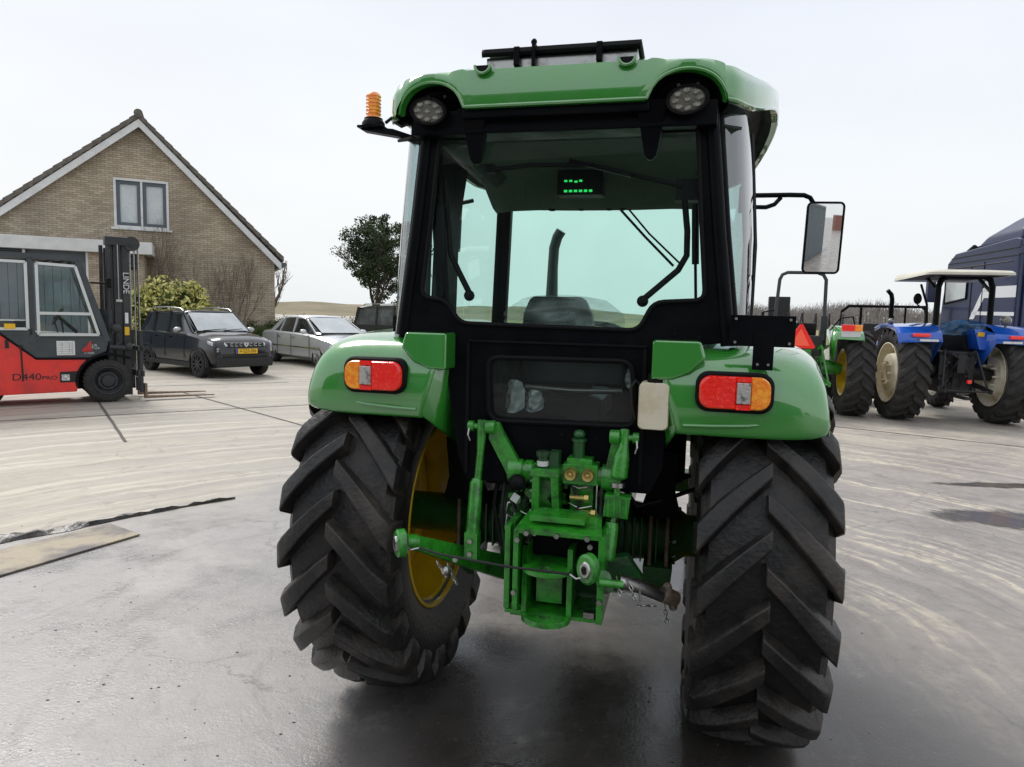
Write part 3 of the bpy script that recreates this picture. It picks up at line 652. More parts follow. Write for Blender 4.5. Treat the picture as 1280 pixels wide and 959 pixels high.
# ------------------------------------------------------------------ fenders
def fender(sd):
    IN=[(-.580,1.262),(-.592,1.268),(-.600,1.30),(-.603,1.36),(-.594,1.43),(-.572,1.485),(-.53,1.52),(-.46,1.54),(-.35,1.552),(-.1,1.562),(.2,1.56),(.5,1.53),(.72,1.42),(.80,1.2),(.82,1.0)]
    OU=[(-.530,1.286),(-.546,1.290),(-.556,1.303),(-.553,1.322),(-.535,1.345),(-.50,1.375),(-.455,1.402),(-.40,1.43),(-.30,1.468),(-.1,1.50),(.2,1.505),(.5,1.46),(.70,1.3),(.76,1.1),(.78,.95)]
    def cr(P,n=3):
        out=[]
        for i in range(len(P)-1):
            p0,p1,p2,p3=[Vector(P[max(0,min(len(P)-1,k))]) for k in (i-1,i,i+1,i+2)]
            for k in range(n):
                t=k/n; q=.5*((2*p1)+(p2-p0)*t+(2*p0-5*p1+4*p2-p3)*t*t+(3*p1-p0-3*p2+p3)*t**3); out.append((q.x,q.y))
        out.append(P[-1]); return out
    IN,OU=cr(IN),cr(OU)
    rows=[]; ns=24
    for (yi,zi),(yo,zo) in zip(IN,OU):
        row=[]
        xin=.36+ (.08*max(0,min(1,(1.55-zi)/.28)) if yi<-.3 else 0)
        for k in range(ns+1):
            t=k/ns
            if t<.42: x=xin+(.63-xin)*t/.42; w_=0
            else:
                a=(t-.42)/.58*math.pi/2; x=.63+.275*math.sin(a); w_=(1-math.cos(a))**1.4
            row.append((sd*x,yi+(yo-yi)*w_,zi+(zo-zi)*w_))
        rows.append(row)
    # outer skirt turning down over the tyre shoulder
    for r in rows:
        x,y,z=r[-1]; r.append((x+sd*.004,y,z-.012)); 
    mb=MB(); mb.loft(rows,False,False)
    # inner side plate
    A=(sd*.36,-.600,1.548);B=(sd*.44,-.592,1.268);C=(sd*.372,-.34,1.115);D=(sd*.36,-.34,1.55)
    ra=[r[0] for r in rows[3:24]]; rb=[(C[0]+(D[0]-C[0])*k/(len(ra)-1),-.34,C[2]+(D[2]-C[2])*(k/(len(ra)-1))**1.3) for k in range(len(ra))]
    fl=MB(); fl.loft([ra,rb],False,False)
    o=mb.build('fender',M['green'],T,solid=.006,sharp=50); fl.build('inner_flap',M['green'],o,solid=.006)
    # stepped block beside the cab
    st=MB(); st.loft([[(sd*x,y,z) for x,y,z in ((.352,-.603,1.435),(.352,-.600,1.564),(.505,-.600,1.564),(.522,-.598,1.51),(.475,-.603,1.462),(.42,-.603,1.438))],
                      [(sd*x,y,z) for x,y,z in ((.352,-.2,1.435),(.352,-.2,1.570),(.505,-.2,1.570),(.522,-.2,1.51),(.475,-.2,1.462),(.42,-.2,1.438))]])
    st.build('fender_step',M['green'],o,bevel=.011,seg=3)
    ls=MB(); ls.tube([(sd*(.44+.02),-.602,1.292),(sd*.55,-.609,1.296),(sd*.66,-.604,1.302),(sd*.76,-.585,1.316),(sd*.84,-.553,1.328)],.006,8); ls.build('fender_lip',M['green'],o)
    # wheel house behind
    wh=MB(); wh.box(min(sd*.34,sd*.368),max(sd*.34,sd*.368),-.335,.78,1.0,1.53); wh.build('inner_panel',M['black'],o)
    return o
FL=fender(-1); FR=fender(1)
def rrect(w_,h,r,n=6):
    pts=[]
    for cx_,cy_,a0 in ((w_/2-r,h/2-r,0),(-w_/2+r,h/2-r,90),(-w_/2+r,-h/2+r,180),(w_/2-r,-h/2+r,270)):
        for k in range(n+1):
            a=R_(a0+90*k/n); pts.append((cx_+r*math.cos(a),cy_+r*math.sin(a)))
    return pts
def taillight(sd,fo):
    c=Vector((sd*.612,-.607,1.408)); e=MB()
    def ring(w_,h,r,y): return [(c.x+p[0],c.y+y,c.z+p[1]) for p in rrect(w_,h,r,6)]
    e.loft([ring(.238,.128,.042,.02),ring(.238,.128,.042,-.012),ring(.226,.116,.038,-.018)])
    g_=e.build('tail_light',M['blackplastic'],fo,sharp=40)
    xs_=[-.108,-.028,.030,.108]   # inner edge to outer edge: red, clear, orange
    for nm,a,b_,mt in (('red_lens',-.108,.005,'red_lens'),('clear_lens',.005,.048,'clear_lens'),('orange_lens',.048,.108,'orange_lens')):
        mb=MB(); rings=[]
        outl=rrect(.216,.104,.036,8)
        def clip(pts):
            out=[]
            for i in range(len(pts)):
                p,q=pts[i],pts[(i+1)%len(pts)]
                def ins(z): return a-1e-9<=z[0]<=b_+1e-9
                for lim in ():pass
                out.append(p)
            return out
        pts=[(max(a,min(b_,p[0])),p[1]) for p in outl]
        # dedupe
        pp=[]
        for p in pts:
            if not pp or (abs(p[0]-pp[-1][0])+abs(p[1]-pp[-1][1]))>1e-4: pp.append(p)
        sc_=lambda k:[(c.x+sd*((p[0]-(a+b_)/2)*k+(a+b_)/2),p[1]*k) for p in pp]
        y_=[-.016,-.028,-.034]; ks=[1,.985,.9]
        if nm=='clear_lens': 
            pp=[(a,-.034),(b_,-.034),(b_,.034),(a,.034)]; y_=[-.016,-.034,-.038]
        rings=[[(x,c.y+y,c.z+z) for x,z in sc_(k)] for y,k in zip(y_,ks)]
        mb.loft(rings); mb.build(nm,M[mt],g_,sharp=50)
    if True:   # thin red/orange frame above and below the clear window
        mb=MB()
        for z0,z1 in ((-.052,-.036),(.036,.052)): mb.box(*sorted((c.x+sd*.005,c.x+sd*.048)),c.y-.031,c.y-.016,c.z+z0,c.z+z1)
        mb.build('red_lens',M['red_lens'],g_)
taillight(-1,FL); taillight(1,FR)
# number plate carrier on the right fender
b=MB(); b.box(.588,.782,-.612,-.607,1.555,1.652); b.box(.66,.722,-.616,-.612,1.482,1.60)
pb=b.build('plate_carrier',M['black'],T,bevel=.002)
b=MB()
for x,z in ((.605,1.64),(.765,1.64),(.605,1.567),(.765,1.567),(.675,1.5),(.707,1.5)): b.cyl((x,-.622,z),(x,-.606,z),.0045,n=8)
b.build('screw',M['steel'],pb)
# bottle
b=MB(); rings=[[(.364+p[0],y,1.348+p[1]) for p in rrect(.098*k,.155*k2,.018,4)] for y,k,k2 in ((-.51,.92,.95),(-.515,1,1),(-.60,1,1),(-.606,.93,.96))]; b.loft(rings)
bo=b.build('fluid_bottle',M['bottle'],T)
b=MB(); b.lathe([(1.41,.0),(1.41,.026),(1.448,.026),(1.455,.02),(1.455,.0)],'Z',(.366,-.575,0),20); b.build('cap',M['blackplastic'],bo)
b=MB(); b.tube([(.315,-.53,1.41),(.30,-.535,1.425),(.285,-.53,1.40),(.29,-.52,1.34),(.30,-.51,1.29)],.006,8); b.build('hose',M['cable'],bo)

# ------------------------------------------------------------------ cab
CY=-.5
def cp(a,b,t): return (a,CY+t,b)
outer=[(-.462,2.30),(-.50,1.93),(-.556,1.56),(-.40,1.54),(-.335,1.12),(-.30,1.03),(.36,1.03),(.40,1.12),(.41,1.54),(.60,1.56),(.548,1.93),(.505,2.30)]
def rc(pts,r=.03,n=4):
    out=[]
    m=len(pts)
    for i in range(m):
        p0,p,p1=Vector(pts[i-1]),Vector(pts[i]),Vector(pts[(i+1)%m]); a=(p0-p);b_=(p1-p); rr=min(r,a.length*.45,b_.length*.45)
        s0=p+a.normalized()*rr; s1=p+b_.normalized()*rr
        for k in range(n+1):
            t=k/n; q=(s0*(1-t)**2+p*2*t*(1-t)+s1*t*t); out.append((q.x,q.y))
    return out
win=rc([(-.42,2.262),(-.452,1.95),(-.483,1.692),(-.385,1.680),(-.335,1.600),(.300,1.592),(.345,1.688),(.512,1.698),(.488,1.95),(.462,2.262)],.035)
low=rc([(-.228,1.482),(.284,1.487),(.305,1.262),(-.217,1.254)],.045)
b=MB(); b.plate(outer,[win,low],.022,cp); cabf=b.build('rear_panel',M['black'],T,bevel=.003)
# raised seals
def loop3(pts,y): return [(p[0],y,p[1]) for p in pts]
b=MB(); L3=loop3(win,CY-.004); b.tube(L3+[L3[0]],.008,8,cap=False); L3=loop3(low,CY-.004); b.tube(L3+[L3[0]],.010,8,cap=False); b.build('window_seal',M['blackplastic'],cabf)
b=MB()
for i in range(2):   # pressed ribs on the lower panel
    x0=(-.30,.325)[i]; b.box(x0-.006,x0+.006,CY-.008,CY,1.06,1.53)
b.box(-.30,.33,CY-.010,CY,1.535,1.543)
for x,z in ((-.12,1.215),(.05,1.22),(.17,1.215),(.24,1.12),(-.18,1.10),(.42,1.585),(.50,1.575)): b.cyl((x,CY-.006,z),(x,CY,z),.006,n=8)
b.build('pressed_rib',M['blackplastic'],cabf)
def pane(name,pts,y,m,par):
    mb=MB(); mb.add([(p[0],y,p[1]) for p in pts],[tuple(range(len(pts)))]); return mb.build(name,m,par)
rw=pane('rear_window',win,CY+.012,M['glass'],T); pane('lower_window',low,CY+.012,M['glass_low'],T)
# rear window frit: dark border band printed on the pane sides
b=MB()
# corner posts
for s in (-1,1):
    cx_=.022
    top=(s*.482+.018,-.49,2.32); bt=(s*.575+.018,-.49,1.55)
    b.tube([top,(s*.525+.018,-.49,1.93),bt],.024,12)
    b.tube([(s*.505+.018,-.46,2.32),(s*.548+.018,-.46,1.93),(s*.598+.018,-.46,1.55)],.018,12)
b.build('corner_post',M['black'],T)
# curved quarter glass and doors
for s in (-1,1):
    mb=MB(); rows=[]
    for z,xa,xb in ((2.34,.515,.655),(2.15,.53,.675),(1.93,.555,.69),(1.75,.58,.69),(1.56,.605,.685),(1.25,.62,.66)):
        row=[]
        for k in range(9):
            t=k/8; x=xa+(xb-xa)*math.sin(t*math.pi/2); y=-.46+.50*(1-math.cos(t*math.pi/2))
            row.append((s*x+(.018*(1-t)),y,z))
        rows.append(row)
    mb.loft(rows,False,False); mb.build('quarter_window',M['glass_q'],T)
    mb=MB(); mb.tube([(s*.655,.06,2.36),(s*.69,.06,1.93),(s*.69,.06,1.7),(s*.66,.06,1.1)],.028,10); mb.build('centre_post',M['black'],T)
    mb=MB(); rows=[]
    for z,xa,xb in ((2.34,.655,.58),(1.93,.69,.61),(1.6,.69,.62),(1.2,.66,.6)):
        rows.append([(s*(xa+(xb-xa)*k/5+.02*math.sin(k/5*math.pi)),.09+.93*k/5,z) for k in range(6)])
    mb.loft(rows,False,False); dr=mb.build('door_window',M['glass_side'],T)
    mb=MB(); mb.tube([(s*.60,.12,1.60),(s*.605,.5,1.56),(s*.58,.98,1.5)],.016,8); mb.build('door_handle_rail',M['black'],dr)
    mb=MB(); mb.beam((s*.575,1.05,2.32),(s*.60,1.05,1.5),.085,.06,(0,1,0)); mb.beam((s*.60,1.05,1.5),(s*.55,1.1,.95),.085,.06,(0,1,0)); mb.build('front_post',M['black'],T,bevel=.012)
mb=MB(); rows=[[(x,1.06+.07*math.cos(x*2.2),z) for x in (-.56,-.4,-.2,0,.2,.4,.56)] for z in (1.15,2.0,2.32)]; mb.loft(rows,False,False); mb.build('windscreen',M['glass_side'],T)
mb=MB(); mb.box(-.2,.2,.98,1.12,1.0,1.40); mb.box(-.25,.25,-.42,1.0,1.0,1.05); mb.box(-.36,.36,-.30,1.0,1.05,1.08); mb.build('cab_floor',M['blackplastic'],T,bevel=.01)
# dash, steering wheel
mb=MB(); mb.loft([[(-.22,.72,1.0),(.22,.72,1.0),(.22,1.0,1.0),(-.22,1.0,1.0)],[(-.24,.68,1.45),(.24,.68,1.45),(.26,1.0,1.52),(-.26,1.0,1.52)]]); mb.build('dashboard',M['blackplastic'],T,bevel=.03)
mb=MB(); rg_=[]
for k in range(25):
    a=k/24*2*math.pi; rg_.append((.19*math.cos(a),.60+.16*math.sin(a),1.51+.09*math.sin(a)))
mb.tube(rg_,.014,8,cap=False); mb.tube([(0,.60,1.51),(0,.75,1.35)],.02,8); mb.tube([(-.18,.6,1.51),(.18,.6,1.51)],.01,6); mb.build('steering_wheel',M['blackplastic'],T)
# headliner with visor
mb=MB(); prof=[(-.46,2.285),(-.30,2.33),(.0,2.375),(.45,2.385),(.62,2.36),(.74,2.305),(.86,2.228),(.94,2.212),(1.02,2.25)]
rows=[]
for y,z in prof:
    rows.append([(x*.60,y,z+.022*(1-x*x)*(0)-(.0 if abs(x)<.75 else .03*(abs(x)-.75)/.25)+ (.02*abs(x)**3 if y>.8 else 0)) for x in (-1,-.85,-.6,-.3,0,.3,.6,.85,1)])
mb.loft(rows,False,False); ln=mb.build('headliner',M['liner'],T,solid=.01)
mb=MB()
for x in (-.28,-.12,.03,.10): mb.sph((x,.93,2.215),.022,10,6,(1.2,1,.5))
mb.build('roof_console',M['blackplastic'],ln)
mb=MB()
for i in (0,1,2.05,3): mb.box(-.162+i*.025,-.162+i*.025+.015,.60,.604,2.298-(.004 if i==2.05 else 0),2.307-(.004 if i==2.05 else 0))
for i in range(6): mb.box(-.162+i*.025,-.162+i*.025+.016,.60,.604,2.248,2.259)
dsp=mb.build('radio_display',M['led'],ln)
mb=MB(); mb.box(-.20,.03,.606,.72,2.235,2.37); mb.build('radio',M['blackplastic'],ln,bevel=.01)
# seat
mb=MB(); mb.loft([[(-.205+.01*math.sin(z*9),y,z) for y,z in ((.0,1.28),)][:0] or [(-.21,.04,1.29),(.07,.04,1.29),(.07,.16,1.29),(-.21,.16,1.29)],[(-.24,.02,1.45),(.10,.02,1.45),(.10,.14,1.45),(-.24,.14,1.45)],[(-.215,-.02,1.64),(.075,-.02,1.64),(.075,.09,1.64),(-.215,.09,1.64)],[(-.185,-.03,1.715),(.045,-.03,1.715),(.045,.05,1.715),(-.185,.05,1.715)]]); 
seat=mb.build('seat',M['seat'],T,bevel=.03,seg=3)
mb=MB(); mb.box(-.165,-.02,-.045,-.015,1.66,1.695); mb.box(-.2,.06,-.03,0,1.50,1.53); mb.build('headrest_slot',M['blackplastic'],seat,bevel=.01)
mb=MB(); mb.box(-.26,.13,.02,.5,1.18,1.30); mb.box(-.2,.07,-.02,.35,1.0,1.18); mb.build('seat_cushion',M['seat'],seat,bevel=.04,seg=3)
mb=MB(); mb.box(-.145,.225,-.20,-.16,1.375,1.475); mb.tube([(-.15,-.2,1.35),(.04,-.22,1.345),(.23,-.2,1.35)],.012,8); mb.build('seat_base_box',M['seat'],seat,bevel=.015)
mb=MB()
for s in (-1,1):
    mb.box(s*.42-.06,s*.42+.06,-.2,.7,1.0,1.22 if s<0 else 1.50)
mb.build('side_console',M['blackplastic'],T,bevel=.03)
# crumpled clear plastic cover
rnd=random.Random(2)
def wrap(cx_,cy_,cz,wx,wz,n=16,amp=.03):
    mb=MB(); rows=[]
    for j in range(n+1):
        row=[]
        for i in range(n+1):
            u,v=i/n*2-1,j/n*2-1; k=noise.noise(Vector((u*2.4+cx_*9,v*2.4,cz*3)))
            wid=wx*(1-.30*max(0,v)) ; row.append((cx_+u*wid,cy_+.06*u*u+amp*2*k+amp*abs(noise.noise(Vector((u*7,v*7,1)))),cz+v*wz*(1-.25*u*u)))
        rows.append(row)
    mb.loft(rows,False,False); return mb
wrap(-.04,-.10,1.645,.255,.075).build('plastic_cover',M['plasticwrap'],seat,sharp=180)
wrap(-.175,-.34,1.325,.038,.065,12,.015).build('plastic_cover',M['wrap_pale'],seat,sharp=180)  # pale film pieces added to brighten the lower window
mb=MB(); mb.tube([(-.15,-.21,1.352),(.04,-.232,1.347),(.23,-.21,1.352)],.009,10); mb.build('seat_rail',M['steel'],seat)
wrap(-.115,-.26,1.30,.035,.045,12,.02).build('plastic_cover',M['wrap_pale'],seat,sharp=180)
wrap(-.17,.20,1.42,.05,.10,12,.03).build('plastic_cover',M['wrap_pale'],seat,sharp=180)
wrap(.275,-.22,1.41,.04,.05,12,.02).build('plastic_cover',M['wrap_pale'],seat,sharp=180)
# rear window handles, strut, wiper
for pts,kn in (([(-.415,-.455,2.12),(-.408,-.44,1.98),(-.398,-.43,1.85),(-.365,-.44,1.79),(-.315,-.45,1.705)],(-.318,-.45,1.70)),([(.428,-.45,2.05),(.444,-.44,1.93),(.446,-.43,1.85),(.42,-.435,1.80),(.31,-.45,1.70)],(.306,-.45,1.692))):
    mb=MB(); mb.tube(pts,.011,10); hd=mb.build('window_handle',M['blackplastic'],rw); mb=MB(); mb.sph(kn,.020,14,10); mb.build('knob',M['blackplastic'],hd)
mb=MB(); mb.tube([(.466,-.44,2.02),(.476,-.44,1.82)],.012,8); mb.tube([(.476,-.44,1.82),(.483,-.44,1.70)],.005,8); mb.build('gas_strut',M['black'],rw)
mb=MB(); mb.cbox((-.24,-.47,2.145),(.03,.03,.03)); mb.tube([(-.25,-.475,2.14),(-.1,-.47,2.155),(.12,-.47,2.15),(.42,-.46,2.075)],.008,8); mb.box(.40,.50,-.46,-.40,2.03,2.10); mb.beam((.04,-.478,2.165),(.25,-.478,2.11),.012,.02,(0,1,0)); mb.build('rear_wiper',M['blackplastic'],rw)
mb=MB(); mb.tube([(.05,1.06,2.26),(.22,1.05,2.08),(.38,1.02,1.92)],.008,6); mb.tube([(.10,1.08,2.26),(.24,1.08,2.10),(.42,1.05,1.93)],.006,6); mb.build('front_wiper',M['black'],T)
mb=MB(); mb.tube([(-.62,.0,2.25),(-.60,.02,1.9),(-.585,.04,1.6)],.03,8); mb.box(-.62,-.56,-.44,-.02,1.56,1.62); mb.add([(-.505,-.44,1.6),(-.635,-.01,1.6),(-.62,-.01,2.30),(-.475,-.44,2.30)],[(0,1,2,3)]); mb.add([(-.635,-.0,1.6),(-.648,.40,1.6),(-.62,.34,2.05),(-.60,.40,2.32),(-.61,-.0,2.32)],[(0,1,2,3,4)]); mb.build('trim_dark_sheet',M['blackplastic'],T)  # trim, plus dark sheets standing for the dark reflection in the left glass

# ------------------------------------------------------------------ roof
half=[(0,-.612),(.2,-.612),(.30,-.612),(.345,-.608),(.36,-.605),(.385,-.602),(.416,-.60),(.45,-.597),(.475,-.593),(.50,-.588),(.54,-.573),(.575,-.545),(.61,-.48),(.65,-.38),(.70,-.22),(.745,-.02),(.775,.18),(.78,.36),(.76,.62),(.72,.88),(.65,1.1),(.53,1.25),(.35,1.33),(0,1.36)]
def arch(x): 
    d=abs(abs(x)-.424)/.118
    return 0 if d>=1 else .088*(1-d*d)**.5
def zlow(x,y):
    k=max(0,min(1,(y+.55)/.65)); k=k*k*(3-2*k); z=2.316+.125*k
    if y>.2: z-=.10*min(1,(y-.2)/.7)
    return z
def cr2(P,n=3):
    out=[]
    for i in range(len(P)-1):
        p0,p1,p2,p3=[Vector(P[max(0,min(len(P)-1,k))]) for k in (i-1,i,i+1,i+2)]
        for k in range(n):
            t=k/n; q=.5*((2*p1)+(p2-p0)*t+(2*p0-5*p1+4*p2-p3)*t*t+(3*p1-p0-3*p2+p3)*t**3); out.append((q.x,q.y))
    out.append(P[-1]); return out
half=half[:8]+cr2(half[8:],4)
full=half+[(-x,y) for x,y in reversed(half[1:-1])]
# denser near the arches
def dens(pts,n=6):
    out=[]
    for i in range(len(pts)):
        p,q=Vector(pts[i]),Vector(pts[(i+1)%len(pts)])
        for k in range(n): out.append(p.lerp(q,k/n))
    return out
pl_=dens(full,3)
cen=Vector((0,.35)); rows=[]
for fac_in,dz,kind in ((.0,-.002,'low_in'),(.0,0,'low'),(-.006,.02,'b'),(-.004,.07,'m'),(.012,.108,'t'),(.06,.128,'t2'),(.28,.155,'c'),(.65,.19,'d'),(.97,.2,'e')):
    row=[]
    for p in pl_:
        q=p+(cen-p)*fac_in if fac_in>0 else p+(p-cen).normalized()*(-fac_in)
        z=zlow(p.x,p.y)
        a=arch(p.x) if p.y<-.55 else 0
        if kind in('low_in','low','b','m'):
            z2=z+dz; z2=max(z2,z+a+ {'low_in':-.002,'low':0,'b':.012,'m':.03}[kind]) if a>0 else z2
            z=z2
        else:
            step=.016*max(0,min(1,(.36-abs(p.x))/.05)) if p.y<-.5 else 0
            kk=max(0,min(1,(p.y+.5)/.6)); z=z+dz*(1-.28*kk*kk*(3-2*kk))+step+(.018*(a/.088) if a>0 and kind=='t' else 0)
        if kind in ('d','e'): z=2.60+ (.0 if kind=='d' else .01)
        if kind=='low_in': q=q+(cen-q).normalized()*.02
        row.append((q.x,q.y,z))
    rows.append(row)
mb=MB(); mb.loft(rows,True,False); n_=len(pl_); mb.add(rows[-1],[tuple(range(n_))])
roof=mb.build('roof',M['green'],T,sharp=50)
# bead along the lower edge
bead=[(p.x,p.y-.002 if p.y<-.5 else p.y,zlow(p.x,p.y)+(arch(p.x) if p.y<-.55 else 0)+.003) for p in pl_]
mb=MB(); mb.tube(bead+[bead[0]],.006,6,cap=False); mb.build('roof_edge_bead',M['green'],roof)
# black underside moulding
rows=[]
for k,dz in ((.0,.002),(.07,.022),(.12,-.02),(.26,-.055),(.36,-.02)):
    row=[]
    for p in pl_:
        q=p+(cen-p)*k; z=zlow(p.x,p.y)+dz
        if p.y<-.5: z=max(z,0)
        if k==0 or k==.07:
            a=arch(p.x) if p.y<-.55 else 0; z+=a-(.004 if a else 0)
        q=q+(cen-q).normalized()*.022 if k==0 else q
        row.append((q.x,q.y,z))
    rows.append(row)
mb=MB(); mb.loft(rows,True,False); und=mb.build('roof_underside',M['blackplastic'],T,sharp=60)
mb=MB(); mb.box(-.50,.52,-.56,-.44,2.245,2.325); mb.box(-.31,.31,-.598,-.56,2.285,2.335); mb.build('rear_header',M['black'],T,bevel=.008)
mb=MB()
for s in (-1,1):
    x=s*.297+.018
    mb.loft([[(x-.052,-.60,2.32),(x+.052,-.60,2.32),(x+.052,-.52,2.32),(x-.052,-.52,2.32)],[(x-.036,-.555,2.25),(x+.036,-.555,2.25),(x+.036,-.515,2.25),(x-.036,-.515,2.25)],[(x-.020,-.535,2.165),(x+.020,-.535,2.165),(x+.020,-.505,2.165),(x-.020,-.505,2.165)],[(x-.008,-.53,2.15),(x+.008,-.53,2.15),(x+.008,-.505,2.15),(x-.008,-.505,2.15)]])
mb.build('window_hinge',M['black'],T,bevel=.005)
# work lights
for s in (-1,1):
    c=Vector((s*.424-(.006 if s<0 else 0),-.585,2.318)); mb=MB()
    mb.lathe([(.09,.0),(.09,.05),(.045,.095),(.0,.106),(-.012,.112),(-.022,.108)],'Y',(0,0,0),32)
    mb.lathe([(-.022,.108),(-.02,.092)],'Y',(0,0,0),32)
    h_=mb.build('work_light',M['blackplastic'],T); h_.location=c; h_.scale=(.60,1,.40); h_.rotation_euler=(R_(14),R_(-6*s),0)
    mb=MB(); mb.lathe([(-.016,.0),(-.016,.06),(-.012,.1)],'Y',(0,0,0),32); mb.build('lens',M['lamp'],h_)
    mb=MB(); mb.lathe([(-.026,.0),(-.026,.012),(-.017,.018)],'Y',(0,0,0),14)
    for k in range(8):
        a=k*math.pi/4; mb.lathe([(-.024,.0),(-.024,.014),(-.016,.022)],'Y',(.066*math.cos(a),0,.066*math.sin(a)),10)
    mb.build('led_dot',M['lampdot'],h_)
    mb=MB(); mb.box(c.x-.10,c.x+.10,-.50,-.46,2.24,2.42)
    rings=[]
    for y,k in ((-.585,1.0),(-.53,.98),(-.45,.8)):
        rings.append([(c.x+.125*k*math.cos(a),y,2.305+ (.10*k*math.sin(a))) for a in [math.pi*j/12 for j in range(13)]])
    mb.loft(rings,False,False); mb.build('light_recess',M['blackplastic'],und,sharp=60)
    mb=MB()
    for dx in (-.03,.03): mb.cyl((c.x+dx,-.52,2.385),(c.x+dx,-.50,2.385),.006,n=8)
    mb.build('screw',M['steel'],und)
# notches and latch in the roof edge
for s in (-1,1):
    mb=MB(); mb.prism([(s*.235+.024*math.cos(a),-.6215,2.446+.024*math.sin(a)) for a in [math.pi+math.pi*k/12 for k in range(13)]],(0,.03,0)); mb.build('roof_notch',M['blackplastic'],roof)
    mb=MB(); mb.tube([(s*.235+.026*math.cos(a),-.621,2.447+.026*math.sin(a)) for a in [math.pi+math.pi*k/10 for k in range(11)]],.005,6); mb.build('roof_notch_rim',M['green'],roof)
# roof hatch box
mb=MB(); mb.box(-.245,.262,-.54,-.16,2.44,2.497); hb_=mb.build('roof_hatch',M['steel'],T,bevel=.004)
mb=MB(); rows=[]
for y,z in ((-.555,2.494),(-.56,2.505),(-.555,2.517),(-.53,2.526),(-.3,2.535),(-.16,2.53),(-.15,2.50)): rows.append([(x,y,z+.012*(x+.25)*0) for x in (-.256,-.24,0,.262,.272)])
mb.loft(rows,False,False); mb.build('hatch_lid',M['blackplastic'],hb_,solid=.006)
mb=MB()
for x in (-.135,.14): mb.box(x-.01,x+.01,-.566,-.53,2.46,2.520)
mb.box(-.083,-.070,-.57,-.5,2.455,2.528); mb.sph((-.077,-.56,2.532),.011,8,6); mb.build('hatch_strap',M['black'],hb_,bevel=.003)
# beacon on its bracket
mb=MB(); mb.prism([(-.745,-.46,2.30),(-.60,-.46,2.272),(-.50,-.44,2.235),(-.50,-.44,2.262),(-.62,-.46,2.300),(-.745,-.46,2.312)],(0,.05,0)); mb.box(-.755,-.66,-.475,-.395,2.306,2.315); br_=mb.build('beacon_bracket',M['black'],T,bevel=.002)
mb=MB(); mb.lathe([(2.315,.0),(2.315,.043),(2.328,.042),(2.34,.034),(2.345,.034),(2.345,0)],'Z',(-.707,-.435,0),24); mb.build('beacon_base',M['blackplastic'],br_)
mb=MB(); pr=[(2.345,.030)]
for k in range(6): z=2.349+k*.0125; pr+=[(z,.0285),(z+.003,.0262),(z+.009,.0262),(z+.0115,.0285)]
pr+=[(2.43,.026),(2.437,.018),(2.438,0)]; mb.lathe(pr,'Z',(-.707,-.435,0),24); mb.build('beacon_lens',M['orange_lens'],br_)
mb=MB(); mb.tube([(-.66,-.43,2.33),(-.63,-.44,2.345),(-.60,-.45,2.32),(-.56,-.44,2.33),(-.52,-.43,2.29),(-.5,-.42,2.27)],.006,8); mb.tube([(-.62,-.46,2.33),(-.58,-.47,2.305),(-.53,-.46,2.325),(-.50,-.45,2.28)],.008,8); mb.build('beacon_cable',M['cable'],br_)
# mirrors
def mirror(sx):
    e=MB(); e.tube([(sx*.70,.82,2.30),(sx*.70,.82,2.17)],.013,8)
    e.tube([(sx*.705,.82,2.255),(sx*.93,.86,2.262),(sx*1.0,.875,2.262),(sx*1.03,.88,2.25),(sx*1.045,.88,2.225)],.012,8)
    e.tube([(sx*.705,.82,2.20),(sx*.82,.84,2.20),(sx*.86,.85,2.215),(sx*.89,.86,2.25)],.011,8)
    a=e.build('mirror_arm',M['black'],T)
    pts=rrect(.172,.345,.022,6); c=Vector((sx*1.105,.90,2.055)); rz=MIR[0]*sx; rx=MIR[1]
    Mx=Matrix.Translation(c)@Matrix.Rotation(rz,4,'Z')@Matrix.Rotation(rx,4,'X')
    e=MB(); e.loft([[Mx@Vector((p[0],0,p[1])) for p in pts],[Mx@Vector((p[0],.02,p[1])) for p in pts],[Mx@Vector((p[0]*.85,.045,p[1]*.92)) for p in pts]]); h=e.build('mirror_housing',M['blackplastic'],a)
    e=MB(); rows=[]
    for j in range(9):
        rows.append([Mx@Vector((.160*(i/8-.5),-.0035-.0045*(1-((i/4-1)**2+(j/4-1)**2)/2),.332*(j/8-.5))) for i in range(9)])
    e.loft(rows,False,False); e.build('mirror_glass',M['mirror'],h)
    e=MB(); L3=[Mx@Vector((p[0],-.004,p[1])) for p in pts]; e.tube(L3+[L3[0]],.0055,6,cap=False); e.build('mirror_rim',M['blackplastic'],h)
MIR=[R_(7),R_(5)]
mirror(1)
mb=MB(); mb.tube([(-.70,.82,2.25),(-.80,.84,2.235)],.012,8); mb.loft([[(-.86,.88,1.98),(-.80,.88,1.98),(-.80,.92,1.98),(-.86,.92,1.98)],[(-.86,.88,2.27),(-.79,.88,2.27),(-.79,.92,2.27),(-.86,.92,2.27)]]); mb.build('mirror_arm',M['blackplastic'],T,bevel=.01)
# exhaust stack
mb=MB(); mb.tube([(-.415,1.7,1.3),(-.412,1.7,1.6),(-.41,1.7,1.95),(-.405,1.7,2.08),(-.385,1.695,2.15),(-.36,1.69,2.19)],[.045,.045,.034,.034,.034,.034],14); mb.build('exhaust_stack',M['tube'],T)
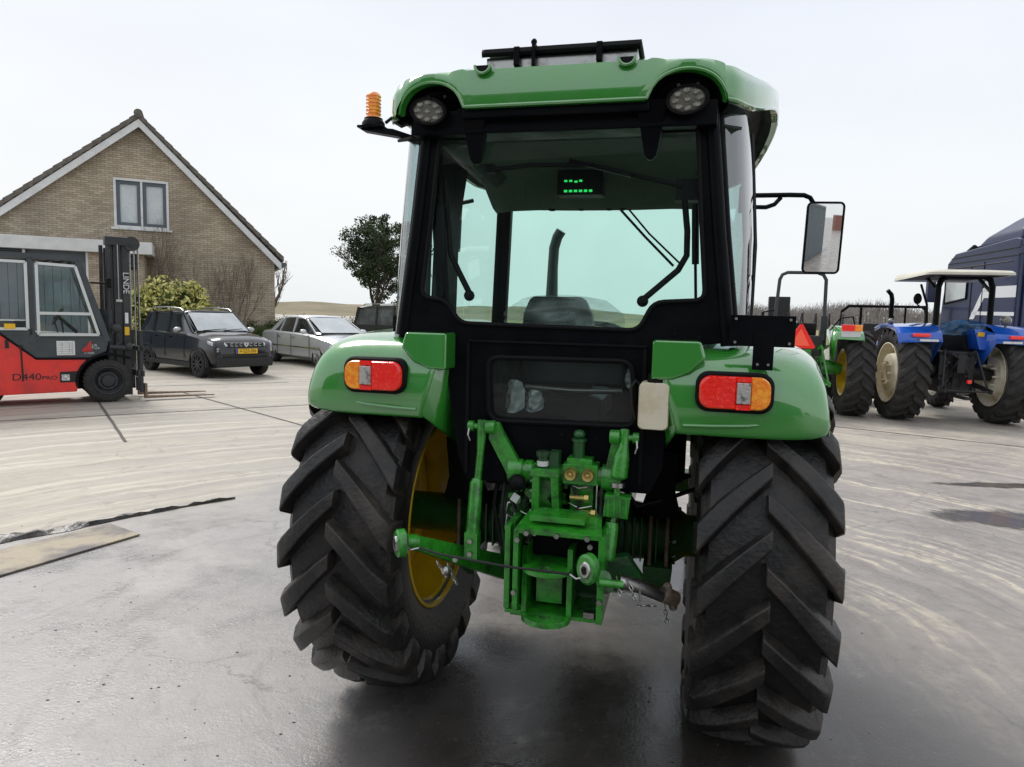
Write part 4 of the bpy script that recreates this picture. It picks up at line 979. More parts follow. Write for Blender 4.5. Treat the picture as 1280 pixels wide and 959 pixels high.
# ------------------------------------------------------------------ rear axle and transmission
mb=MB(); mb.tube([(-.70,.0,.745),(-.50,0,.745),(-.44,0,.745),(-.42,0,.745),(-.25,0,.75),(-.1,0,.76)],[.085,.085,.125,.105,.125,.2],20); mb.tube([(.70,.0,.745),(.50,0,.745),(.44,0,.745),(.42,0,.745),(.25,0,.75),(.1,0,.76)],[.085,.085,.125,.105,.125,.2],20)
for s in (-1,1):
    for k in range(10):
        a=k*math.pi/5; mb.cyl((s*.43,.112*math.cos(a),.745+.112*math.sin(a)),(s*.46,.112*math.cos(a),.745+.112*math.sin(a)),.011,n=6)
    for k in range(6): mb.box(*sorted((s*(.23+k*.03),s*(.236+k*.03))),-.135,-.10,.66,.84)
ax=mb.build('rear_axle_housing',M['green_dark'],T,sharp=35)
mb=MB(); mb.loft([[(-.17,y,.56),(.20,y,.56),(.235,y,.66),(.235,y,.98),(.18,y,1.06),(-.14,y,1.06),(-.205,y,.98),(-.205,y,.66)] for y in (-.36,.5)]); tb=mb.build('transmission_case',M['green_dark'],T,bevel=.02,seg=3)
mb=MB()
for k in range(14):
    a=k*2*math.pi/14; mb.cyl((.015+.185*math.cos(a),-.375,.81+.20*math.sin(a)),(.015+.185*math.cos(a),-.35,.81+.20*math.sin(a)),.011,n=6)
mb.lathe([(-.40,.0),(-.40,.05),(-.385,.06),(-.385,.11),(-.36,.12)],'Y',(.015,0,.80),28); mb.build('case_bolt',M['green_cast'],tb)
mb=MB(); mb.tube([(.015,-.40,.80),(.015,-.50,.80)],.022,14); mb.build('pto_shaft',M['steel'],tb)
# cab mounts with u-bolts
for s in (-1,1):
    x=s*.395-.0; mb=MB()
    mb.loft([[(x-.062,-.28,1.14),(x+.062,-.28,1.14),(x+.062,-.16,1.14),(x-.062,-.16,1.14)],[(x-.05,-.27,.98),(x+.05,-.27,.98),(x+.05,-.17,.98),(x-.05,-.17,.98)],[(x-.075,-.26,.885),(x+.07,-.26,.885),(x+.07,-.1,.885),(x-.075,-.1,.885)]])
    mb.box(x-.085,x+.08,-.19,-.1,.87,.89); mt=mb.build('cab_mount',M['black'],T,bevel=.004)
    mb=MB()
    for dx in (-.035,.03): mb.cyl((x+dx,-.175,.90),(x+dx,-.175,.665),.008,n=10); mb.cyl((x+dx,-.175,.89),(x+dx,-.175,.912),.014,n=6)
    mb.build('u_bolt',M['rusty'],mt)
    mb=MB(); mb.loft([[(x-.06,-.20,.665),(x+.055,-.20,.665),(x+.055,-.06,.665),(x-.06,-.06,.665)],[(x-.055,-.19,.60),(x+.05,-.19,.60),(x+.05,-.07,.60),(x-.055,-.07,.60)],[(x+.005,-.16,.535),(x+.03,-.16,.535),(x+.03,-.1,.535),(x+.005,-.1,.535)]]); mb.build('axle_bracket',M['green_dark'],ax,bevel=.006)
mb=MB()
for p in ([(.30,-.3,1.05),(.33,-.25,.99),(.42,-.2,1.0),(.50,-.15,1.03)],[(.26,-.32,1.0),(.31,-.3,.93),(.40,-.26,.95),(.52,-.2,.99),(.53,-.15,.93)],[(.28,-.3,1.08),(.36,-.24,1.06),(.46,-.2,1.07)],[(.24,-.35,.95),(.245,-.36,.8),(.25,-.3,.62)],[(-.22,-.3,1.05),(-.24,-.32,.9),(-.2,-.36,.75)]): mb.tube(p,.009,8)
mb.build('hydraulic_hose',M['cable'],T)
# ------------------------------------------------------------------ three-point linkage
G_='green_cast'
mb=MB(); mb.tube([(-.12,-.53,1.085),(.24,-.53,1.085)],.034,18); mb.tube([(-.13,-.53,1.085),(-.08,-.53,1.085)],.042,18); mb.tube([(-.07,-.53,1.085),(-.045,-.53,1.085)],.040,18); mb.tube([(.2,-.53,1.085),(.25,-.53,1.085)],.045,18); rs=mb.build('rockshaft',M[G_],T)
def arm(sd,tip):
    mb=MB(); y0,y1=-.36,-.55
    a0=(-.175 if sd<0 else .205)
    mb.prism([(sd*a,-.552,b) for a,b in ((.205,1.255),(.170,1.255),(.15,1.215),(.095,1.125),(.085,1.05),(.12,1.04),(.145,1.09),(.205,1.195))] if sd<0 else [(a,-.545,b) for a,b in ((.235,1.25),(.262,1.25),(.25,1.10),(.24,1.04),(.215,1.04),(.21,1.12))],(0,.03,0))
    if 0: mb.loft([[(a0-.016,-.38,1.00),(a0+.016,-.38,1.00),(a0+.016,-.30,1.12),(a0-.016,-.30,1.12)],[(a0+sd*.005-.014,-.46,1.10),(a0+sd*.005+.014,-.46,1.10),(a0+sd*.005+.014,-.40,1.185),(a0+sd*.005-.014,-.40,1.185)],[(tip[0]-sd*.03-.012,tip[1],1.205),(tip[0]-sd*.03+.012,tip[1],1.205),(tip[0]-sd*.03+.012,tip[1]+.02,1.25),(tip[0]-sd*.03-.012,tip[1]+.02,1.25)]])
    mb.cyl((tip[0]-sd*.048,tip[1],tip[2]),(tip[0]-sd*.014,tip[1],tip[2]),.024,n=16)
    o=mb.build('lift_arm',M[G_],rs,bevel=.004)
    mb=MB(); mb.cyl((tip[0]-.045,tip[1],tip[2]),(tip[0]+.045,tip[1],tip[2]),.011,n=10); mb.cyl((tip[0]+sd*.030,tip[1],tip[2]),(tip[0]+sd*.050,tip[1],tip[2]),.019,n=12)
    mb.build('pin',M[G_],o)
    mb=MB(); mb.tube([(tip[0]+sd*.042,tip[1]-.012,tip[2]+.01),(tip[0]+sd*.046,tip[1]-.02,tip[2]-.03),(tip[0]+sd*.04,tip[1]-.015,tip[2]-.05)],.003,6); mb.build('lynch_pin',M['steel'],o)
LT=(-.228,-.555,1.238); RT=(.270,-.555,1.232)
arm(-1,LT); arm(1,RT)
# left lift rod
mb=MB(); mb.tube([(-.228,-.555,1.262),(-.229,-.556,1.215),(-.231,-.56,1.15),(-.236,-.57,1.05)],[.018,.017,.013,.013],14); mb.tube([(-.236,-.57,1.052),(-.24,-.575,1.035),(-.24,-.60,.90),(-.24,-.605,.86)],[.018,.0235,.0245,.026],16)
mb.box(-.264,-.216,-.63,-.585,.775,.872); mb.build('lift_rod',M[G_],T,bevel=.002)
# right lift rod with levelling box
mb=MB(); mb.tube([(.272,-.555,1.26),(.270,-.555,1.20),(.264,-.56,1.165),(.258,-.565,1.10),(.257,-.565,1.09)],[.016,.018,.028,.030,.02],16); mb.tube([(.257,-.565,1.095),(.254,-.57,1.03)],.012,10)
mb.prism([(.218,-.598,1.042),(.302,-.598,1.036),(.296,-.598,.962),(.212,-.598,.966)],(0,.055,0)); 
for k in range(4): mb.box(.226+k*.02,.234+k*.02,-.604,-.596,.968,1.035)
mb.tube([(.252,-.575,.97),(.244,-.585,.935)],.010,10); mb.tube([(.244,-.585,.945),(.243,-.59,.92),(.236,-.61,.84),(.235,-.615,.82)],[.021,.024,.026,.02],16); mb.build('lift_rod',M[G_],T,bevel=.003)
mb=MB(); mb.lathe([(1.065,.02),(1.065,.026),(1.08,.026),(1.08,.02)],'Z',(.256,-.567,0),16); mb.build('collar',M['steel'],T)
# lower links
def lowerlink(p0,p1,h0,h1,w_=.028):
    mb=MB(); p0=Vector(p0);p1=Vector(p1); N_=5; rings=[]
    for k in range(N_+1):
        t=k/N_; p=p0.lerp(p1,t); h=h0+(h1-h0)*t; rings.append([(p.x-w_/2,p.y,p.z-h/2),(p.x+w_/2,p.y,p.z-h/2),(p.x+w_/2,p.y,p.z+h/2),(p.x-w_/2,p.y,p.z+h/2)])
    mb.loft(rings); return mb
mb=lowerlink((-.395,-.80,.880),(-.19,-.36,.66),.05,.10,.03)
mb.tube([(-.41,-.835,.887),(-.38,-.79,.878)],[.022,.026],14)
ll=mb.build('lower_link',M[G_],T,bevel=.004)
def ball(c,par,ax_=(1,0,0)):
    mb=MB(); mb.lathe([(-.017,.020),(-.017,.030),(-.011,.036),(.011,.036),(.017,.030),(.017,.020)],'X',(0,0,0),24,closed=True); o=mb.build('ball_eye',M[G_],par); o.location=c; o.scale=(1,1,1.3); 
    mb=MB(); mb.lathe([(-.022,.011),(-.022,.017),(-.010,.024),(.010,.024),(.022,.017),(.022,.011)],'X',(0,0,0),20,closed=True); mb.build('ball',M['steel'],o); return o
o=ball((-.405,-.86,.893),ll); o.rotation_euler=(0,0,R_(38))
mb=lowerlink((.212,-.86,.885),(.22,-.36,.66),.05,.09,.03); lr=mb.build('lower_link',M[G_],T,bevel=.004)
o=ball((.205,-.885,.885),lr); o.rotation_euler=(0,0,R_(62))
mb=MB(); mb.cyl((.23,-.84,.83),(.30,-.80,.815),.012,n=12); mb.tube([(.24,-.78,.82),(.24,-.66,.75)],.026,14); mb.build('link_pin',M[G_],lr)
# tie cord across the linkage
mb=MB(); mb.tube([(-.345,-.85,.880),(-.27,-.87,.874),(-.05,-.88,.862),(.15,-.885,.862)],.0042,8); 
cord=mb.build('tie_cord',M['cable'],T); mb=MB(); mb.tube([(.15,-.885,.862),(.17,-.89,.852),(.19,-.89,.858),(.2,-.885,.87)],.0035,6); mb.tube([(-.395,-.85,.888),(-.37,-.86,.874),(-.345,-.85,.880)],.0035,6); mb.build('wire_loop',M['steel'],cord)
# top link bracket
mb=MB(); mb.beam((-.018,-.505,1.10),(-.024,-.47,.92),.026,.05,(0,1,0)); mb.beam((.045,-.505,1.10),(.052,-.47,.92),.026,.05,(0,1,0)); mb.box(-.036,.062,-.535,-.42,1.095,1.122); mb.box(-.03,.058,-.47,-.40,.91,1.1); tl=mb.build('top_link_bracket',M[G_],T,bevel=.004); tl.location=(0,-.085,-.006)
mb=MB(); mb.cyl((-.0,-.50,1.122),(-.0,-.50,1.16),.018,n=14); mb.cyl((-.0,-.50,1.16),(-.0,-.50,1.178),.024,n=14); mb.box(.02,.055,-.5,-.44,1.12,1.175); mb.build('selector_cap',M['green_dark'],tl,bevel=.003)
mb=MB(); mb.cyl((-.0,-.503,1.128),(-.0,-.503,1.145),.0195,n=14); mb.build('white_ring',M['white'],tl)
mb=MB()
for z in (1.07,1.035,1.0,.965,.93): mb.cyl((-.042,-.50,z),(-.034,-.50,z),.007,n=6)
mb.build('bolt',M[G_],tl)
mb=MB(); mb.sph((-.085,-.60,1.058),.030,14,10); mb.cyl((-.085,-.59,1.058),(-.085,-.46,1.04),.012,n=8); mb.sph((-.105,-.53,1.05),.022,10,8); mb.build('control_knob',M['blackplastic'],T)
mb=MB(); mb.cbox((-.098,-.57,.995),(.026,.003,.03),(0,R_(30),0)); mb.build('white_tag',M['white'],T)
# remote valve block
mb=MB(); mb.box(.066,.188,-.575,-.40,1.06,1.132); mb.box(.078,.168,-.565,-.40,1.125,1.150); mb.box(.09,.172,-.54,-.40,.93,1.065); vb_=mb.build('valve_block',M[G_],T,bevel=.008)
for x in (.098,.157):
    mb=MB(); mb.lathe([(-.598,.0),(-.598,.009),(-.602,.012),(-.604,.019),(-.596,.022),(-.57,.022)],'Y',(x,0,1.10),18); mb.lathe([(-.604,.005),(-.608,.0)],'Y',(x,0,1.10),12); mb.build('coupling',M['brass'],vb_)
mb=MB(); mb.tube([(.115,-.53,1.12),(.115,-.53,1.215)],.021,16); mb.tube([(.115,-.53,1.205),(.115,-.53,1.213)],.027,16); mb.sph((.115,-.53,1.228),.022,12,8,(1,1,.8)); mb.build('filler_neck',M['green_dark'],T)
mb=MB()
for x0,z0,x1,z1 in ((.08,1.06,.17,1.055),(.09,.99,.17,.985),(-.08,.945,-.02,.95),(-.13,.93,-.13,.85),(.185,1.1,.19,.9)): mb.tube([(x0,-.555,z0),((x0+x1)/2,-.575,(z0+z1)/2-.008),(x1,-.555,z1)],.0025,6)
mb.tube([(-.10,-.47,.96),(-.145,-.48,.95),(-.15,-.49,.91),(-.12,-.49,.90),(-.11,-.48,.93)],.005,6)
mb.build('linkage_wire',M['steel'],T)
# clutter of brackets behind the linkage
mb=MB(); rnd=random.Random(8)
for k in range(26):
    x=rnd.uniform(-.19,.22); z=rnd.uniform(.86,1.04); s=rnd.uniform(.008,.028); mb.cbox((x,-.385-rnd.random()*.05,z),(s,.04,s*rnd.uniform(.6,1.8)),(0,rnd.choice((0,.5,1.57)),0))
mb.build('casting_boss',M['green_dark'],tb,bevel=.003)
# hitch frame
HY=-.66
mb=MB()
mb.loft([[(-.062,HY-.06,.935),(.225,HY-.06,.935),(.205,HY+.10,.965),(-.04,HY+.10,.965)],[(-.062,HY-.06,.918),(.225,HY-.06,.918),(.205,HY+.10,.945),(-.04,HY+.10,.945)]])
mb.box(-.02,.165,HY-.03,HY+.08,.955,.975)
mb.box(-.066,-.048,HY-.06,HY+.25,.655,.93); mb.box(.215,.236,HY-.06,HY+.25,.64,.93)
mb.box(-.105,-.085,HY-.02,HY+.2,.64,.93)
mb.box(-.085,-.079,HY+.02,HY+.2,.64,.93)
hf=mb.build('hitch_frame',M[G_],T,bevel=.004)
mb=MB(); mb.box(-.078,.214,HY+.19,HY+.24,.62,.92); mb.build('back_plate',M['green_dark'],hf)  # dark green puts the shade inside the hitch frame into the plate
mb=MB()
for z0,z1 in ((.79,.806),(.62,.64)):
    pts=[(-.040,HY+.16,z0)]
    cx_=.045;rr_=.083
    for k in range(13):
        a=math.pi+math.pi*k/12; pts.append((cx_+rr_*math.cos(a),HY-.03+rr_*.85*math.sin(a),z0))
    pts.append((.13,HY+.16,z0)); hole=[(cx_+.018*math.cos(a),HY-.05+.018*math.sin(a)) for a in [2*math.pi*k/12 for k in range(12)]]
    mb.plate([(p[0],p[1]) for p in pts],[hole],z1-z0,lambda a,b,t,z0=z0:(a,b,z0+t))
mb.box(-.040,-.022,HY-.03,HY+.16,.64,.87); mb.box(.112,.130,HY-.03,HY+.16,.64,.87)
mb.prism([(-.040,HY-.03,.87),(-.022,HY-.03,.87),(-.022,HY+.16,.93),(-.040,HY+.16,.93)],(0,.02,.0)); mb.box(.0,.09,HY+.02,HY+.17,.66,.79)
mb.build('drawbar_clevis',M[G_],hf,bevel=.003)
mb=MB(); mb.box(-.10,.22,HY-.02,HY+.16,.625,.638); mb.box(-.085,-.045,HY+.0,HY+.1,.61,.65); mb.build('frame_foot',M[G_],hf,bevel=.002)
mb=MB(); mb.box(-.048,.215,HY+.05,HY+.06,.82,.925); mb.build('pto_guard',M['black'],hf)
mb=MB()
for x,z in ((-.012,.895),(.02,.90),(.14,.90),(-.058,.84),(.19,.83),(.19,.80),(-.058,.80)): mb.cyl((x,HY+.02,z),(x,HY+.05,z),.008,n=6)
mb.tube([(-.076,HY+.0,.85),(-.076,HY+.0,.66)],.004,6); mb.box(.17,.205,HY-.025,HY+.0,.641,.66); mb.build('bolt',M['steel'],hf)
mb=MB(); mb.prism([(.222,-.60,.82),(.30,-.58,.83),(.33,-.56,.78),(.36,-.55,.735),(.31,-.56,.715),(.27,-.58,.70),(.222,-.60,.71)],(0,.05,0)); mb.build('link_bracket',M['green_dark'],T,bevel=.006)
mb=MB()
for x,y,z in ((-.24,-.632,.845),(-.24,-.632,.80),(-.27,-.70,.80),(.19,-.725,.90),(-.05,-.725,.90),(-.02,-.725,.925),(.08,-.725,.925),(.18,-.725,.925),(.225,-.725,.72),(-.058,-.725,.72)): mb.cyl((x,y,z),(x,y-.012,z),.009,n=6)
mb.build('bolt',M['steel'],T)
mb=MB()
for p in ([(-.16,-.47,1.03),(-.165,-.50,.93),(-.14,-.50,.80),(-.12,-.50,.7)],[(.20,-.54,1.05),(.205,-.58,.95),(.20,-.58,.86)],[(.10,-.56,1.06),(.13,-.57,1.0),(.12,-.57,.95),(.18,-.56,.93)],[(-.13,-.50,.97),(-.09,-.52,.90),(-.03,-.52,.955)],[(.06,-.55,1.05),(.02,-.56,1.0),(.06,-.55,.96)]): mb.tube(p,.007,8)
mb.build('hydraulic_hose',M['cable'],T)
mb=MB(); rnd=random.Random(21)
for k in range(22):
    x=rnd.uniform(-.15,.2); z=rnd.uniform(.97,1.05); s=rnd.uniform(.010,.022); mb.cbox((x,-.44-rnd.random()*.05,z),(s*1.6,.06,s),(0,rnd.choice((0,.4,1.57,.8)),0))
for x in (-.11,.02,.15): mb.cyl((x,-.50,.97),(x,-.44,.97),.018,n=12)
mb.build('casting_boss',M[G_],T,bevel=.002)
for x,z in ((.125,1.015),(.15,.965)):
    mb=MB(); mb.cyl((x-.03,-.57,z),(x+.03,-.57,z),.009,n=10); mb.cyl((x+.02,-.57,z),(x+.035,-.57,z),.014,n=6); mb.build('valve_spool',M['brass'],T)
# stabiliser
mb=MB(); mb.tube([(.275,-.66,.775),(.35,-.62,.745),(.42,-.56,.70)],.023,14); mb.tube([(.345,-.645,.765),(.352,-.64,.70)],.004,6); sb=mb.build('stabiliser',M['steel'],T)
mb=MB(); mb.tube([(.42,-.56,.705),(.465,-.53,.68)],.028,12); mb.cyl((.435,-.56,.74),(.46,-.54,.65),.014,n=10); mb.build('stabiliser_end',M['rusty'],sb,bevel=.002)
mb=MB()
def chain(p0,p1,n):
    p0=Vector(p0);p1=Vector(p1)
    for i in range(n):
        c=p0.lerp(p1,(i+.5)/n); pts=[]
        for k in range(9):
            a=k/8*2*math.pi; d=(p1-p0).normalized(); sdv=Vector((1,0,0)) if i%2 else Vector((0,1,0)); pts.append(c+d*.011*math.cos(a)+sdv*.006*math.sin(a))
        mb.tube(pts,.002,5,cap=False)
chain((.31,-.665,.78),(.345,-.67,.70),5); chain((.345,-.67,.70),(.40,-.62,.685),4); chain((.43,-.57,.67),(.44,-.57,.61),4); chain((.275,-.70,.80),(.29,-.70,.74),4)
chain((-.33,-.72,.79),(-.30,-.70,.73),5); chain((-.30,-.70,.78),(-.27,-.68,.70),5)
mb.sph((-.305,-.70,.755),.018,8,6); mb.build('chain',M['steel'],T)
# ------------------------------------------------------------------ cars
M['alloy']=mat('alloy_wheel',(.42,.43,.44),.3,.8); M['darkalloy']=mat('dark_alloy',(.05,.05,.055),.35,.6)
M['tarn']=mat('car_tyre',(.018,.018,.018),.8)
M['carblack']=mat('black_car_paint',(.004,.0045,.009),.22,.0,coat=1,spec=.3); M['carsilver']=mat('silver_car_paint',(.62,.64,.66),.3,.3,coat=1); M['cardark']=mat('dark_green_car_paint',(.02,.032,.032),.25,.2,coat=1)
M['trim']=mat('black_trim',(.014,.014,.015),.6); M['chrome']=mat('chrome',(.7,.7,.7),.12,1); M['headlamp']=mat('headlamp_glass',(.42,.44,.46),.1,.3,coat=1,n=(30,(.75,.77,.8),.5,.6))
M['plate_y']=mat('yellow_number_plate',(.85,.50,.02),.4); M['ink']=mat('black_ink',(.01,.01,.01),.5); M['eu']=mat('blue_strip',(.02,.08,.4),.5)
def car_wheel(par,loc,r,w_,spokes,rm,side):
    e=empty('wheel',loc,0,par)
    mb=MB(); mb.lathe([(-w_/2,r*.66),(-w_/2*1.05,r*.8),(-w_/2*.9,r*.97),(-w_/2*.6,r),(w_/2*.6,r),(w_/2*.9,r*.97),(w_/2*1.05,r*.8),(w_/2,r*.66)],'Y',n=36); mb.build('tyre',M['tarn'],e)
    mb=MB(); y=side*w_/2
    mb.lathe([(y,r*.68),(y*.96,r*.64),(y*.4,r*.6),(y*.3,0)],'Y',n=30); mb.lathe([(y*.92,.06*r/.3),(y*.97,.05*r/.3),(y*.97,0)],'Y',n=14)
    for k in range(spokes):
        a=2*math.pi*k/spokes; c,s=math.cos(a),math.sin(a)
        mb.beam((c*.03,y*.86,s*.03),(c*r*.66,y*.93,s*r*.66),.035*r/.3,.02,(0,1,0))
    mb.build('rim',rm,e)
def make_car(name,loc,h,paint,st,gh,wb,tr,r,w_=.2,spokes=5,rimm=None,roofx=None,pill=(),clad=False):
    e=empty(name,loc,h)
    def ring(x,hw,zb,zs,zt): 
        half=[(hw*.80,zb),(hw*.96,zb+.09),(hw*1.0,zb+(zs-zb)*.45),(hw*.995,zb+(zs-zb)*.75),(hw*.965,zs),(hw*.90,zs+(zt-zs)*.55),(hw*.6,zt),(hw*.3,zt+.012)]
        return [(x,y,z) for y,z in half]+[(x,-y,z) for y,z in reversed(half)]
    def crs(P,n=3):
        out=[]; m=len(P)
        for i in range(m-1):
            q=[P[max(0,min(m-1,k))] for k in (i-1,i,i+1,i+2)]
            for k in range(n):
                t=k/n; out.append(tuple(.5*(2*b+(c-a)*t+(2*a-5*b+4*c-d)*t*t+(3*b-a-3*c+d)*t**3) for a,b,c,d in zip(*q)))
        out.append(P[-1]); return out
    st=crs(st); gh=crs(gh,3); roofx=(roofx[0]*3,roofx[1]*3)
    mb=MB(); mb.loft([ring(*s) for s in st]); body=mb.build('body',paint,e,sharp=24)
    for sx in (-1,1):
        cm=MB(); cm.cyl((sx*wb/2,-2,r),(sx*wb/2,2,r),r*1.17,n=28); c_=cm.build('cutter',paint); cut(body,c_)
    # wells
    mb=MB()
    for sx in (-1,1): mb.box(sx*wb/2-r*1.3,sx*wb/2+r*1.3,-tr/2+.12,tr/2-.12,r*.9,r*2.35)
    mb.box(-wb/2,wb/2,-tr/2+.05,tr/2-.05,st[len(st)//2][2]+.0,st[len(st)//2][2]+.05); mb.build('wheel_housing',M['trim'],e)
    mb=MB()
    for sx in (-1,1):
        for sy in (-1,1):
            hw=tr/2+w_*.42; rings=[]
            for k in range(15):
                a=R_(-8+196*k/14); rr=[r*1.16,r*1.27]; rings.append([(sx*wb/2+q*math.cos(a),sy*(hw+yy),r+q*math.sin(a)) for q,yy in ((rr[0],-.05),(rr[0],.012),(rr[1],.008),(rr[1],-.05))])
            mb.loft(rings)
    if clad: mb.build('wheel_arch',M['trim'],e)
    # glass house
    rg=[]
    for (x,hb,zb,hr,zr) in gh:
        half=[(hb,zb-.03),(hb*.995,zb+.0),(hr+(hb-hr)*.35,zb+(zr-zb)*.6),(hr+.02,zb+(zr-zb)*.9),(hr*.85,zr),(hr*.4,zr+.015)]
        rg.append([(x,y,z) for y,z in half]+[(x,-y,z) for y,z in reversed(half)])
    mb=MB(); mb.loft(rg); gl=mb.build('window_glass',M['carglass'],e,sharp=24)
    # roof skin
    a,b=roofx; mb=MB(); rows=[]
    for (x,hb,zb,hr,zr) in gh[a:b+1]:
        rows.append([(x,y,z) for y,z in ((hr+.032,zb+(zr-zb)*.86),(hr+.026,zb+(zr-zb)*.93),(hr*.86,zr+.012),(hr*.4,zr+.027),(-hr*.4,zr+.027),(-hr*.86,zr+.012),(-hr-.026,zb+(zr-zb)*.93),(-hr-.032,zb+(zr-zb)*.86))])
    mb.loft(rows,False,False); mb.build('roof',paint,e,solid=.01)
    for s in (-1,1):
        mb=MB()
        for (xb,xt,hb,ht,zb,zt,wd) in pill:
            mb.beam((xb,s*(hb+.002),zb-.02),(xt,s*(ht+.02),zt),wd,.035,(1,0,0) if False else (0,1,0))
        mb.build('pillar',paint,e)
        for sx in (-1,1): car_wheel(e,(sx*wb/2,s*(tr/2),r),r,w_,spokes,rimm or M['alloy'],s)
    return e,body,gl
def mirr(e,x,y,z,m):
    for s in (-1,1):
        mb=MB(); mb.sph((x,s*(y+.10),z),.09,14,10,(.7,1.15,.75)); mb.beam((x,s*(y-.03),z-.05),(x,s*(y+.06),z-.03),.05,.03); mb.build('wing_mirror',m,e)
# black small SUV
H1=R_(-39)
st=[(-1.86,.60,.34,.86,.95),(-1.80,.72,.26,.90,1.0),(-1.5,.79,.22,.96,1.03),(-.6,.80,.20,.95,1.02),(.35,.80,.20,.95,1.02),(.75,.80,.20,.93,1.03),(1.2,.79,.22,.88,.985),(1.6,.76,.24,.82,.91),(1.78,.70,.28,.76,.83),(1.85,.60,.32,.68,.74)]
gh=[(-1.80,.66,.96,.50,.99),(-1.66,.70,.98,.56,1.30),(-1.42,.72,.98,.58,1.455),(-.6,.735,.96,.60,1.49),(0,.735,.96,.60,1.48),(.32,.73,.97,.59,1.44),(.62,.71,.98,.60,1.22),(.92,.69,.98,.62,1.02)]
pill=[(.86,.28,.70,.60,1.0,1.45,.06),(-.28,-.30,.735,.60,.97,1.47,.07),(-1.02,-1.08,.73,.60,.97,1.47,.10),(-1.62,-1.42,.70,.575,.98,1.42,.16)]
e,body,gl=make_car('parked_car',(-7.68,17.52,0),H1,M['carblack'],st,gh,2.42,1.42,.305,.19,10,M['darkalloy'],(2,5),pill,True)
e.scale=(1.06,1.03,1.03); e.location=(-7.75,17.45,0); tag(e,'small black crossover car with yellow number plate parked facing the yard','car','cars parked beside the brick house')
mb=MB(); mb.add([(.335,-.56,1.435),(.335,.56,1.435),(.635,.585,1.225),(.635,-.585,1.225)],[(0,1,2,3)]); mb.add([(.635,-.585,1.225),(.635,.585,1.225),(.90,.62,1.03),(.90,-.62,1.03)],[(0,1,2,3)])
for v in range(len(mb.v)): x,y,z=mb.v[v]; mb.v[v]=(x+.02,y,z+.012)
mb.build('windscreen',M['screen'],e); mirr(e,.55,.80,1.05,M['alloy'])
mb=MB(); mb.beam((.92,-.5,1.045),(.86,.1,1.08),.02,.02); mb.beam((.92,.0,1.045),(.86,.5,1.08),.02,.02); mb.build('wiper',M['trim'],e)
for s in (-1,1):
    mb=MB(); mb.tube([(-1.35,s*.60,1.48),(-1.2,s*.60,1.545),(-.5,s*.61,1.56),(.1,s*.60,1.535),(.22,s*.59,1.48)],.018,8); mb.build('roof_rail',M['alloy'],e)
    mb=MB(); mb.loft([[(1.70,s*.74,.80),(1.58,s*.765,.84),(1.60,s*.76,.78),(1.72,s*.735,.74)],[(1.84,s*.46,.77),(1.80,s*.46,.81),(1.845,s*.44,.77),(1.865,s*.44,.73)]]); mb.build('headlight',M['headlamp'],e)
    mb=MB(); mb.box(1.70,1.82,s*.62-.09,s*.62+.09,.50,.70); lb=mb.build('lamp_bezel',M['trim'],e,bevel=.02)
    mb=MB()
    for dy,dz,w_ in ((-.05,.06,.03),(.02,.07,.035),(.03,.02,.025),(-.04,-.10,.06)): mb.box(1.815,1.83,s*.62+s*dy-w_,s*.62+s*dy+w_,.60+dz-.018,.60+dz+.018)
    mb.build('daytime_lamp',M['headlamp'],lb)
mb=MB(); mb.loft([[(1.80,-.46,.70),(1.80,.46,.70),(1.80,.46,.82),(1.80,-.46,.82)],[(1.865,-.44,.70),(1.865,.44,.70),(1.858,.44,.80),(1.858,-.44,.80)]]); gr_=mb.build('grille',M['trim'],e)
mb=MB()
for s in (-1,1):
    for k in range(3):
        y=s*(.12+k*.11)
        for dz in (0,.05): mb.box(1.866,1.875,y-.04,y+.03,.725+dz,.741+dz); 
        mb.box(1.866,1.875,y-.04,y-.028,.725,.791)
mb.build('grille_pattern',M['headlamp'],gr_)
mb=MB(); mb.prism([(1.868,-.055,.80),(1.868,.055,.80),(1.868,.05,.75),(1.868,0,.705),(1.868,-.05,.75)],(.012,0,0)); mb.build('badge',M['white'],gr_)
mb=MB(); mb.prism([(1.881,-.02,.785),(1.881,.02,.785),(1.881,.0,.735)],(.003,0,0)); mb.build('badge_mark',M['trim'],gr_)
mb=MB(); mb.box(1.78,1.89,-.66,.66,.26,.47); mb.box(1.80,1.87,-.55,.55,.47,.56); mb.build('bumper',M['trim'],e,bevel=.04)
mb=MB(); mb.box(1.885,1.90,-.26,.26,.56,.67); pp=mb.build('number_plate',M['plate_y'],e)
mb=MB(); mb.box(1.9,1.903,-.26,-.215,.56,.67); mb.build('blue_strip',M['eu'],pp)
FX=lambda x,y,z:Matrix(((0,0,1,x),(1,0,0,y),(0,1,0,z),(0,0,0,1)))
text('plate_text','V-223-SN',.105,M['ink'],pp,FX(1.902,.02,.615),sx=.95)
mb=MB()
for x0,x1 in ((-.2,-.02),(-.9,-.72)): mb.box(x0,x1,-.825,-.795,.86,.885)
mb.build('door_handle',M['carblack'],e)
mb=MB()
for s_ in (-1,1):
    for x in (.62,-.30,-1.02): mb.box(x-.006,x+.006,s_*.803-.004,s_*.803+.004,.40,.93)
    mb.box(-1.25,.9,*sorted((s_*.79,s_*.815)),.22,.33)
mb.build('door_gap',M['ink'],e)
